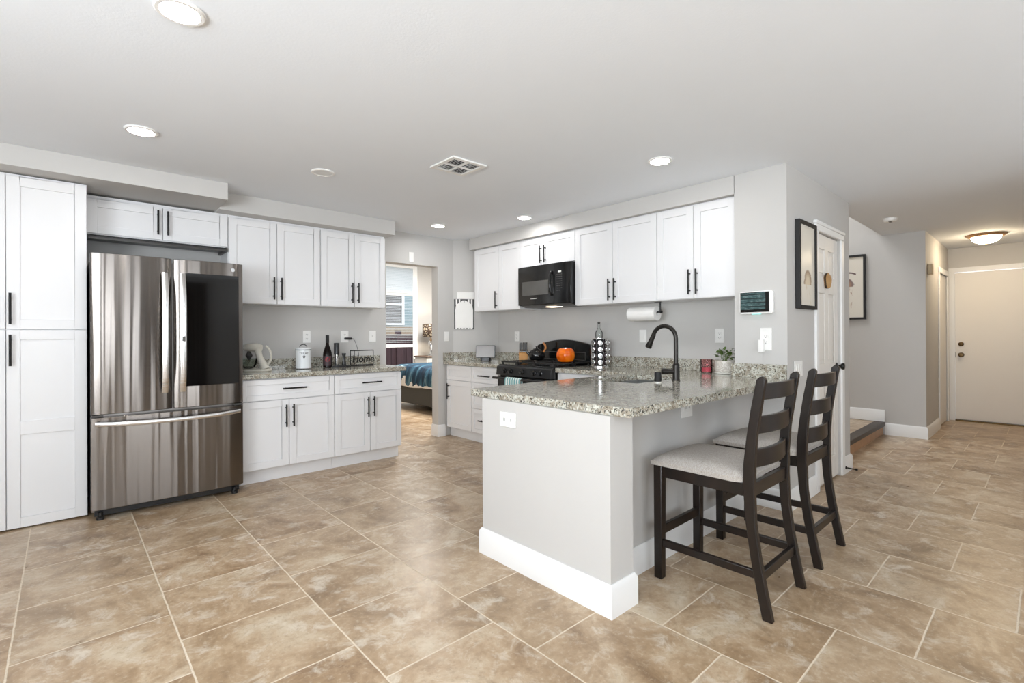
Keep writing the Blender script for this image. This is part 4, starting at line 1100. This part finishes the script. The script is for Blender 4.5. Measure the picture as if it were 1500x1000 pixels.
# ------------------------------------------------------------------ items along the range wall
# smart display
db = (-0.300, -0.440, Z)
t = thing('smart_display', 'silver smart display on a black foot in the worktop corner', 'smart display', db, R(-46))
MB().rbox(-0.062, 0.062, -0.035, 0.045, 0, 0.045, 0.02, 5, 'z').build('foot', 'black_plastic', t, None, 0.004)
tilt = Matrix.Translation((0, -0.01, 0.115)) @ Matrix.Rotation(R(-10), 4, 'X')
MB().rbox(-0.118, 0.118, -0.008, 0.012, -0.075, 0.075, 0.008, 4, 'y').xform(tilt).build('housing', 'black_plastic', t)
MB().box(-0.114, 0.108, -0.0095, -0.0075, -0.070, 0.068).xform(tilt).build('screen', 'display_screen', t)
# knife block
kb0 = (-0.215, -1.012, Z)
t = thing('knife_block', 'light wood knife block on the left of the range', 'knife block', kb0, R(-45))
MB().add([(-.05, -.045, 0), (.05, -.045, 0), (.05, .06, 0), (-.05, .06, 0), (-.05, -.045, .112), (.05, -.045, .112), (.05, .06, .150), (-.05, .06, .150)],
         [(3, 2, 1, 0), (4, 5, 6, 7), (0, 1, 5, 4), (1, 2, 6, 5), (2, 3, 7, 6), (3, 0, 4, 7)]).build('block', 'block_wood', t, None, 0.003)
kn = None
for r_ in range(2):
    for i in range(5):
        x = -0.038 + i * 0.019; y = -0.022 + r_ * 0.045
        z = 0.112 + (y + 0.045) / 0.105 * 0.038 + 0.0008
        if kn is None:
            kn = thing('kitchen_knife', 'black-handled knife standing in the light wood knife block', 'knife', (0, 0, 0), R(-45), 'knives in the wood block')
            MB().box(-0.0075, 0.0075, -0.013, 0.013, 0.006, 0.092).build('knife_handle', 'knife_wood_dark', kn, None, 0.003)
            MB().box(-0.008, 0.008, -0.0135, 0.0135, 0, 0.006).build('bolster', 'chrome', kn)
            k_ = kn
        else: k_ = copy_tree(kn)
        c, s = math.cos(R(-45)), math.sin(R(-45))
        k_.location = (kb0[0] + c * x - s * y, kb0[1] + s * x + c * y, kb0[2] + z)
# kettle on the back left burner
kb1 = (-0.235, -1.245, 0.9568)
t = thing('kettle', 'round black kettle with a wooden handle on the range', 'kettle', kb1, R(-45))
MB().lathe([(0.060, 0), (0.078, 0.012), (0.088, 0.04), (0.085, 0.070), (0.068, 0.100), (0.040, 0.118), (0.036, 0.120)], n=36).build('body', 'black_enamel', t)
lk = MB().lathe([(0.040, 0.118), (0.036, 0.126), (0.010, 0.132), (0.010, 0.140), (0.014, 0.148), (0.0, 0.154)], n=24).build('lid', 'black_enamel', t)
MB().tube([(-0.070, 0, 0.055), (-0.10, 0, 0.080), (-0.115, 0, 0.105)], [0.020, 0.014, 0.011], 14).build('spout', 'black_enamel', t)
MB().tube([(0.078, 0, 0.085), (0.100, 0, 0.13), (0.094, 0, 0.165), (0.07, 0, 0.19)], [0.009, 0.011, 0.012, 0.010], 12).build('handle', 'handle_wood', t)
# pumpkin pot on the right burner
pb = (-0.330, -1.752, 0.9568)
t = thing('pumpkin_pot', 'glossy orange pumpkin-shaped pot on the range', 'pot', pb)
rib = lambda a: 1 - 0.035 * abs(math.sin(a * 5)) ** 3
MB().lathe([(0.050, 0), (0.074, 0.007), (0.090, 0.032), (0.095, 0.060), (0.090, 0.090), (0.075, 0.114), (0.058, 0.126), (0.055, 0.126), (0.068, 0.110), (0.080, 0.09), (0.083, 0.06), (0.06, 0.02), (0, 0.012)], n=60, squash=rib).xform(Matrix.Scale(1.12, 4, (0, 0, 1))).build('body', 'pumpkin_glaze', t)
MB().lathe([(0.0605, 0.1395), (0.0605, 0.144), (0.054, 0.144), (0.054, 0.1395)], n=40).build('rim', 'chrome', t)
# spice rack with jars
rb0 = (-0.205, -2.075, Z)
t = thing('spice_rack', 'chrome revolving spice rack right of the range', 'spice rack', rb0, R(-45))
MB().lathe([(0.095, 0), (0.095, 0.010), (0.09, 0.014), (0.0, 0.014)], n=40).build('turntable', 'chrome', t)
n8 = [(0.060 * math.cos(2 * PI * i / 8 + PI / 8), 0.060 * math.sin(2 * PI * i / 8 + PI / 8)) for i in range(8)]
MB().prism(n8, 0.014, 0.268).build('tower', 'black_matte', t, None, 0.002)
MB().lathe([(0.078, 0.268), (0.082, 0.272), (0.082, 0.276), (0.0, 0.278)], n=40).build('top_plate', 'chrome', t)
for a in range(8):
    an = 2 * PI * a / 8 + PI / 8
    MB().tube([(0.082 * math.cos(an), 0.082 * math.sin(an), 0.014), (0.082 * math.cos(an), 0.082 * math.sin(an), 0.270)], 0.0025, 8).build('rod', 'chrome', t)
jar = None
for a in range(4):
    an = R(-135) + R((a - 1.5) * 45) + R(22.5)
    for k_ in range(4):
        if jar is None:
            jar = thing('spice_jar', 'spice jar with a chrome cap lying in the revolving rack', 'jar', (0, 0, 0), 0, 'spice jars in the chrome rack')
            MB().cyl((0.0005, 0, 0), (0.026, 0, 0), 0.023, n=20).build('glass', 'label_dark', jar)
            MB().lathe([(0.025, 0.0), (0.025, 0.012), (0.021, 0.017), (0.0, 0.018)], n=20).xform(Matrix.Translation((0.0262, 0, 0)) @ Matrix.Rotation(R(90), 4, 'Y')).build('cap', 'chrome', jar)
            j = jar
        else: j = copy_tree(jar)
        rr = 0.0600
        j.location = (rb0[0] + rr * math.cos(an), rb0[1] + rr * math.sin(an), Z + 0.047 + k_ * 0.0620)
        j.rotation_euler = (0, 0, an)
# oil bottle on top of the rack
ob1 = (-0.205, -2.075, Z + 0.2790)
t = thing('oil_bottle', 'clear glass stoppered bottle on top of the spice rack', 'bottle', ob1)
MB().lathe([(0.033, 0), (0.035, 0.004), (0.035, 0.055), (0.030, 0.072), (0.015, 0.090), (0.012, 0.105), (0.012, 0.140), (0.014, 0.143)], n=28).build('glass', 'clear_glass', t)
MB().lathe([(0.010, 0.140), (0.014, 0.146), (0.014, 0.160), (0.0, 0.162)], n=18).build('stopper', 'charcoal', t)
# paper towel
pb2 = (-0.205, -2.58, 1.4295)
t = thing('paper_towel_holder', 'dark paper towel bracket under the wall cabinets', 'towel holder', pb2)
MB().tube([(0, -0.172, 0), (0, 0.150, 0)], 0.007, 12).tube([(0, -0.165, 0), (0, -0.165, 0.0890)], 0.007, 10).lathe([(0.016, -0.004), (0.016, 0.004)], (0, -0.165, 0.0)).cyl((0, -0.165, 0), (0, -0.182, 0), 0.013, n=16).box(-0.02, 0.02, -0.175, -0.12, 0.0870, 0.0895).build('bracket', 'handle_black', t)
b = MB(); n = 40
prof = [(0.018, -0.138), (0.063, -0.138), (0.063, 0.142), (0.018, 0.142), (0.018, -0.138)]
b.lathe([(r_, z) for r_, z in prof[:4]], n=n); b.f = [f for f in b.f if len(f) == 4]
k = len(b.v) // 4
for j in range(n): b.f.append((3 * n + j, 3 * n + (j + 1) % n, (j + 1) % n, j))
b.xform(Matrix.Translation(pb2) @ Matrix.Translation((0, 0, -0.0108)) @ Matrix.Rotation(R(-90), 4, 'X'))
o = b.build('paper_towel_roll', 'paper_white', None, pb2)
tag(o, 'white paper towel roll hanging under the wall cabinets', 'paper towel')

# calendar board on the slanted corner wall
ang = math.atan2(dv.y, dv.x)
org = Vector((-0.4875, YW)) + dv * 0.135 + nv * 0.0006
t = thing('note_board', 'white note board with striped dark border on the corner wall', 'note board', (org.x, org.y, 1.495), ang)
MB().box(-0.126, 0.126, -0.010, 0, -0.188, 0.188).build('backing', 'charcoal', t)
b = MB().add([(x, -0.0115, z) for x, z in [(-0.110, -0.172), (0.110, -0.172), (0.112, 0.05), (0.100, 0.118), (0.045, 0.152), (0.02, 0.172), (-0.02, 0.172), (-0.045, 0.152), (-0.100, 0.118), (-0.112, 0.05)]], [tuple(range(10))])
for i in range(6): b.box(-0.110 + i * 0.038, -0.088 + i * 0.038, -0.0115, -0.010, -0.186, -0.170)
for i in (-2.5, -1.5, 1.5, 2.5): b.box(i * 0.038 - 0.009, i * 0.038 + 0.009, -0.0115, -0.010, 0.12, 0.186)
b.build('sheet', 'paper_white', t, smooth=False)
MB().cyl((0, -0.012, 0.155), (0, -0.016, 0.155), 0.006, n=12).build('pin', 'charcoal', t)
org2 = Vector((-0.4875, YW)) + dv * 0.152 + nv * 0.0006
o = MB().box(-0.105, 0.105, -0.004, 0, -0.045, 0.040).build('paper_note', 'paper_white', None)
o.location = (org2.x, org2.y, 1.7305); o.rotation_euler = (0, 0, ang)
tag(o, 'plain white paper note just above the striped note board', 'paper')

# ------------------------------------------------------------------ peninsula items
fb2 = (-0.998, -3.335, Z)
t = thing('faucet', 'dark bronze gooseneck faucet on the peninsula', 'faucet', fb2)
MB().lathe([(0.027, 0), (0.027, 0.006), (0.0235, 0.010), (0.0235, 0.105), (0.019, 0.112), (0.0165, 0.118)], n=28).build('base', 'faucet_bronze', t)
pts = [(0, 0, 0.10), (0, 0, 0.20), (0, 0, 0.285)]
ra = 0.088
for i in range(1, 15):
    a = PI - (PI * 0.93) * i / 14; pts.append((0, ra + ra * math.cos(a), 0.285 + ra * math.sin(a)))
MB().tube(pts, 0.0145, 16).build('spout', 'faucet_bronze', t)
e = Vector(pts[-1]); d = (Vector(pts[-1]) - Vector(pts[-2])).normalized() + Vector((0, 0.16, 0)); d.normalize()
MB().tube([e - d * 0.01, e + d * 0.02, e + d * 0.045, e + d * 0.085, e + d * 0.092], [0.0155, 0.0165, 0.0175, 0.0235, 0.021], 20).build('spray_head', 'faucet_bronze', t)
hd = Vector((-0.74, 0.67, 0))
MB().tube([Vector((0, 0, 0.062)) + hd * 0.018, Vector((0, 0, 0.062)) + hd * 0.06], [0.016, 0.016], 16).tube([Vector((0, 0, 0.062)) + hd * 0.060, Vector((0, 0, 0.063)) + hd * 0.092, Vector((0, 0, 0.063)) + hd * 0.100], [0.020, 0.021, 0.014], 18).build('lever', 'faucet_bronze', t)
ab = (-1.208, -3.322, Z)
t = thing('air_gap', 'small dark cylinder cap beside the sink on the peninsula', 'sink air gap', ab)
MB().lathe([(0.0225, 0), (0.0225, 0.006)], n=24).build('flange', 'ceramic_white', t)
MB().lathe([(0.0220, 0.006), (0.0228, 0.010), (0.0215, 0.066), (0.019, 0.069), (0.0, 0.070)], n=24).build('cap', 'black_matte', t)
cb2 = (-0.215, -3.168, Z)
t = thing('candle_jar', 'red glass candle jar beside the white plant pot', 'candle', cb2)
MB().lathe([(0.040, 0), (0.043, 0.003), (0.046, 0.02), (0.046, 0.112), (0.043, 0.112), (0.043, 0.012), (0.0, 0.010)], n=32).build('glass', 'red_glass', t)
MB().lathe([(0.0, 0.0125), (0.0415, 0.0125), (0.0415, 0.042), (0.0, 0.042)], n=28).build('wax', 'wax_red', t)
pb3 = (-0.190, -3.310, Z)
t = thing('potted_plant', 'small leafy plant in a white pot by the wall end', 'plant', pb3)
MB().lathe([(0.066, 0.013), (0.074, 0.02), (0.079, 0.055), (0.078, 0.100), (0.074, 0.104), (0.072, 0.098), (0.072, 0.09)], n=36).build('pot', 'marble_pot', t)
MB().lathe([(0.068, 0), (0.078, 0.003), (0.081, 0.012), (0.070, 0.013)], n=36).build('saucer', 'ceramic_white', t)
MB().lathe([(0.0725, 0.088), (0.0, 0.092)], n=24).build('soil', 'soil', t)
rng = random.Random(5); b = MB(); sb_ = MB()
def leaf(b, p, d, upv, L, W):
    d = d.normalized(); s = d.cross(upv).normalized(); nrm = s.cross(d)
    P = [p, p + d * L * .35 + s * W * .5 + nrm * .002, p + d * L * .75 + s * W * .38 - nrm * .004, p + d * L - nrm * L * .15, p + d * L * .75 - s * W * .38 - nrm * .004, p + d * L * .35 - s * W * .5 + nrm * .002, p + d * L * .5 - nrm * 0.003]
    b.add(P, [(0, 1, 6), (1, 2, 6), (2, 3, 6), (3, 4, 6), (4, 5, 6), (5, 0, 6)])
for i in range(17):
    a = rng.uniform(0, 2 * PI); reach = rng.uniform(0.02, 0.078); hh = rng.uniform(0.03, 0.105)
    if abs(math.sin(a) * reach) > 0.09: continue
    p0 = Vector((rng.uniform(-.02, .02), rng.uniform(-.02, .02), 0.088)); p2 = Vector((math.cos(a) * reach, math.sin(a) * reach, 0.095 + hh)); p1 = (p0 + p2) / 2 + Vector((0, 0, 0.02))
    sb_.tube([p0, p1, p2], 0.0013, 5)
    for j in range(4):
        dd = Vector((math.cos(a + rng.uniform(-1.3, 1.3)), math.sin(a + rng.uniform(-1.3, 1.3)), rng.uniform(-.3, .5)))
        leaf(b, p2 + (p1 - p2) * (j * 0.18), dd, Vector((0, 0, 1)), rng.uniform(0.028, 0.046), rng.uniform(0.016, 0.026))
b.build('foliage', 'leaf_green', t); sb_.build('stem', 'leaf_green', t)

# ------------------------------------------------------------------ bedroom seen through the doorway
BY = 3.6
w = MB().box(-2.0, 0.42, BY, BY + 0.12, 0, 2.8).box(0.42, 1.236, BY, BY + 0.12, 0, 0.30).box(0.42, 1.236, BY, BY + 0.12, 2.62, 2.8).box(1.236, 3.6, BY, BY + 0.12, 0, 2.8)
S('wall_bedroom', w, 'wall_paint', 'pale grey bedroom wall behind the lamp', 'wall')
S('wall_bedroom_side', MB().box(3.5, 3.62, 0.095, BY, 0, 2.8).box(-2.12, -2.0, 0.095, BY, 0, 2.8).box(-2.0, 3.5, 0.10, 0.12, CEIL, 2.8), 'wall_paint')
S('ceiling_bedroom', MB().box(-2.12, 3.62, 0.1, BY + 0.12, 2.8, 2.9), 'ceiling_paint')
wn = win_frame('window_1', 'x', 0.42, 1.236, BY + 0.03, 0.30, 2.62, [], [1.03, 2.05])
wn['label'] = 'white-framed bedroom window seen through the doorway'; wn['category'] = 'window'
MB().box(1.125, 1.200, BY - 0.012, BY + 0.01, 0.30, 2.62).build('inner_frame', 'trim_white', wn)
MB().box(0.46, 1.19, BY + 0.028, BY + 0.032, 0.34, 2.58).build('pane', 'pane_glass', wn)
bl = thing('window_blind', 'white slatted blind raised in the bedroom window', 'blind', (0.80, BY - 0.02, 2.55))
b = MB(); n = 0
z = 2.56
while z > 1.08:
    dz_, dy_ = (0.030, 0.006) if z > 2.06 else (0.006, 0.024)
    b.add([(0.46, BY - 0.032, z), (1.115, BY - 0.032, z), (1.115, BY - 0.032 + dy_, z + dz_), (0.46, BY - 0.032 + dy_, z + dz_)], [(0, 1, 2, 3)])
    z -= 0.0305
t_ = NT('blind_white'); tr_ = t_.n('ShaderNodeBsdfTranslucent'); mx_ = t_.n('ShaderNodeMixShader'); mx_.inputs[0].default_value = 0.7
c_ = t_.mix(t_.noise(t_.obj(), 3, 1), rgb(226, 232, 236), rgb(236, 240, 243)); t_.set(Base_Color=c_, Roughness=0.7); t_.l(c_, tr_.inputs[0])
t_.l(t_.b.outputs[0], mx_.inputs[1]); t_.l(tr_.outputs[0], mx_.inputs[2]); t_.l(mx_.outputs[0], t_.t.nodes['Material Output'].inputs[0])
o = b.build('slats', 'blind_white', bl, (0.80, BY - 0.02, 2.55))
MB().box(0.455, 1.12, BY - 0.045, BY - 0.002, 2.57, 2.61).build('head_rail', 'trim_white', bl, (0.80, BY - 0.02, 2.55))
# bed
bb = (1.3, 2.05, 0)
t = thing('bed', 'bed with a dark upholstered frame through the doorway', 'bed', bb)
MB().box(0.17, 2.35, 1.18, 2.92, 0.10, 0.43).build('bed_frame', 'bed_upholstery', t, bb, 0.02, 3)
MB().box(0.22, 2.33, 1.22, 2.88, 0.43, 0.64).build('mattress', 'sheet_white', t, bb, 0.05, 4)
for x in (0.35, 2.2):
    for y in (1.3, 2.8): MB().cyl((x, y, 0), (x, y, 0.10), 0.025, n=14).build('leg', 'black_matte', t, bb)
MB().box(2.35, 2.45, 1.15, 2.95, 0.10, 1.15).build('headboard', 'bed_upholstery', t, bb, 0.02, 3)
# teal blanket draped over the bed
def drape(y0, y1, drop, lift, x_end, name, mat, label, cat):
    b = MB(); nu, nv_ = 26, 34
    prof = [(0.145, 0.30 + drop), (0.142, 0.40), (0.148, 0.50), (0.162, 0.585), (0.205, 0.645), (0.30, 0.668), (0.55, 0.672), (0.95, 0.672), (x_end, 0.670)]
    for j in range(nv_ + 1):
        v = j / nv_; y = y0 + (y1 - y0) * v
        for i, (x, z) in enumerate(prof):
            wv_ = 0.016 * math.sin(v * 19 + i * 0.5) + 0.010 * math.sin(v * 43 + 1.1 * i)
            zz = z + lift + (0.03 * math.sin(v * PI) if i > 3 else 0) + (0.012 * math.sin(v * 9) if i == 0 else 0)
            b.v.append(Vector((x - (abs(wv_) if i < 5 else 0), y, zz + (abs(wv_) * 0.8 if i >= 4 else 0))))
    q = len(prof)
    for j in range(nv_):
        for i in range(q - 1): b.f.append((j * q + i, j * q + i + 1, (j + 1) * q + i + 1, (j + 1) * q + i))
    o = b.build(name, mat, None, ((0.145 + x_end) / 2, (y0 + y1) / 2, 0.66))
    sd_ = o.modifiers.new('thickness', 'SOLIDIFY'); sd_.thickness = 0.010; sd_.offset = 1
    ss = o.modifiers.new('smooth', 'SUBSURF'); ss.levels = 1; ss.render_levels = 1
    return tag(o, label, cat)
sh_ = drape(1.27, 2.72, 0.082, 0.006, 1.3, 'sheet', 'sheet_white', '', 'sheet')
for k_ in ('label', 'category'): del sh_[k_]
sh_.parent = t; sh_.location = sh_.location - Vector(bb)
drape(1.25, 2.75, 0.075, 0.030, 1.2, 'blanket', 'blanket', 'teal and white blanket draped over the bed', 'blanket')
# nightstand and lamp
nb = (1.36, 3.30, 0)
t = thing('nightstand', 'pale nightstand under the bedroom lamp', 'nightstand', nb)
MB().box(1.12, 1.60, 3.08, 3.52, 0.10, 0.80).build('body', 'nightstand_white', t, nb, 0.006)
MB().box(1.10, 1.62, 3.06, 3.54, 0.80, 0.825).build('top', 'shade_trim', t, nb, 0.004)
for x in (1.15, 1.57):
    for y in (3.11, 3.49): MB().box(x - .02, x + .02, y - .02, y + .02, 0, 0.10).build('leg', 'nightstand_white', t, nb)
for z in (0.14, 0.47): MB().box(1.14, 1.58, 3.064, 3.08, z, z + 0.30).build('drawer', 'nightstand_white', t, nb, 0.004)
lb0 = (1.30, 3.22, 0.8256)
t = thing('table_lamp', 'silver lamp with a brown patterned shade in the bedroom', 'lamp', lb0)
MB().lathe([(0.075, 0), (0.075, 0.012), (0.03, 0.03), (0.018, 0.07), (0.024, 0.13), (0.045, 0.20), (0.052, 0.25), (0.04, 0.30), (0.016, 0.34), (0.014, 0.40)], n=28).build('base', 'chrome', t)
b = MB().lathe([(0.165, 0.375), (0.165, 0.63)], n=40); b.f = [f for f in b.f if len(f) == 4]
sh = b.build('shade', 'shade_pattern', t); sd = sh.modifiers.new('thickness', 'SOLIDIFY'); sd.thickness = 0.003
MB().lathe([(0.001, 0.44), (0.03, 0.46), (0.03, 0.50), (0.001, 0.53)], n=18).build('bulb', 'lamp_bulb', t)

# ------------------------------------------------------------------ unseen curtains added to darken the steel fridge's reflection
plain('added_curtain_brown', rgb(74, 60, 50), 0.9)
for i, (x0, x1, lab) in enumerate(((-4.10, -3.66, 'dark brown hanging added on the pantry side to darken the fridge reflection'), (-2.60, -1.95, 'dark brown hanging added on the stool side to darken the fridge reflection'))):
    b = MB(); n = 60
    f_ = [(x0 + (x1 - x0) * k / n, -7.90 + 0.035 * math.sin(k * 0.9)) for k in range(n + 1)]
    b.prism(f_ + [(x, y - 0.012) for x, y in f_[::-1]], 0.02, 2.30)
    o = b.build('added_curtain', 'added_curtain_brown', None, ((x0 + x1) / 2, -7.9, 0.02)); tag(o, lab, 'added_curtain')

# ------------------------------------------------------------------ outside the bedroom window
ground = S('ground_outside', MB().box(-6, 8, 4.0, 14, -0.12, 0.0), 'stone_cap')
fn = thing('garden_fence', 'reddish wooden fence outside the bedroom window', 'fence', (2.0, 6.2, 0))
for i in range(38): pass
b = MB()
for i in range(44):
    x = -2.0 + i * 0.145; b.box(x, x + 0.132, 6.2, 6.225, 0.02, 1.235)
b.build('boards', 'fence_wood', fn, (2.0, 6.2, 0))
b = MB()
for z in (0.30, 1.05): b.box(-2.0, 4.4, 6.225, 6.265, z, z + 0.09)
b.box(-2.0, 4.4, 6.19, 6.27, 1.235, 1.27); b.build('rail', 'stone_cap', fn, (2.0, 6.2, 0))
for i in range(4): MB().box(-1.9 + i * 2.05, -1.78 + i * 2.05, 6.15, 6.27, 0, 1.36).build('post', 'fence_wood', fn, (2.0, 6.2, 0))
nh = thing('neighbour_house', 'pale blue neighbouring house wall outside the window', 'house', (2.0, 9.1, 0))
b = MB()
for i in range(26): b.prism([(9.0, i * 0.17), (9.0, i * 0.17 + 0.165), (9.03, i * 0.17 + 0.17), (9.12, i * 0.17 + 0.17), (9.12, i * 0.17)], -4, 8, 'x')
b.build('siding', 'siding_blue', nh, (2.0, 9.1, 0))
MB().box(-4, 8, 8.9, 9.0, 0, 1.50).build('stone_base', 'stone_cap', nh, (2.0, 9.1, 0))
wf = MB()
for q in (2.70, 3.94): wf.box(q, q + 0.09, 8.94, 9.02, 1.55, 2.95)
for z in (1.55, 2.18, 2.88): wf.box(2.792, 3.938, 8.94, 9.02, z, z + 0.07)
wf = wf.build('window_frame', 'trim_white', nh, (2.0, 9.1, 0))
MB().box(2.79, 3.94, 8.99, 9.03, 1.60, 2.92).build('pane', 'display_screen', wf, (2.0, 9.1, 0))
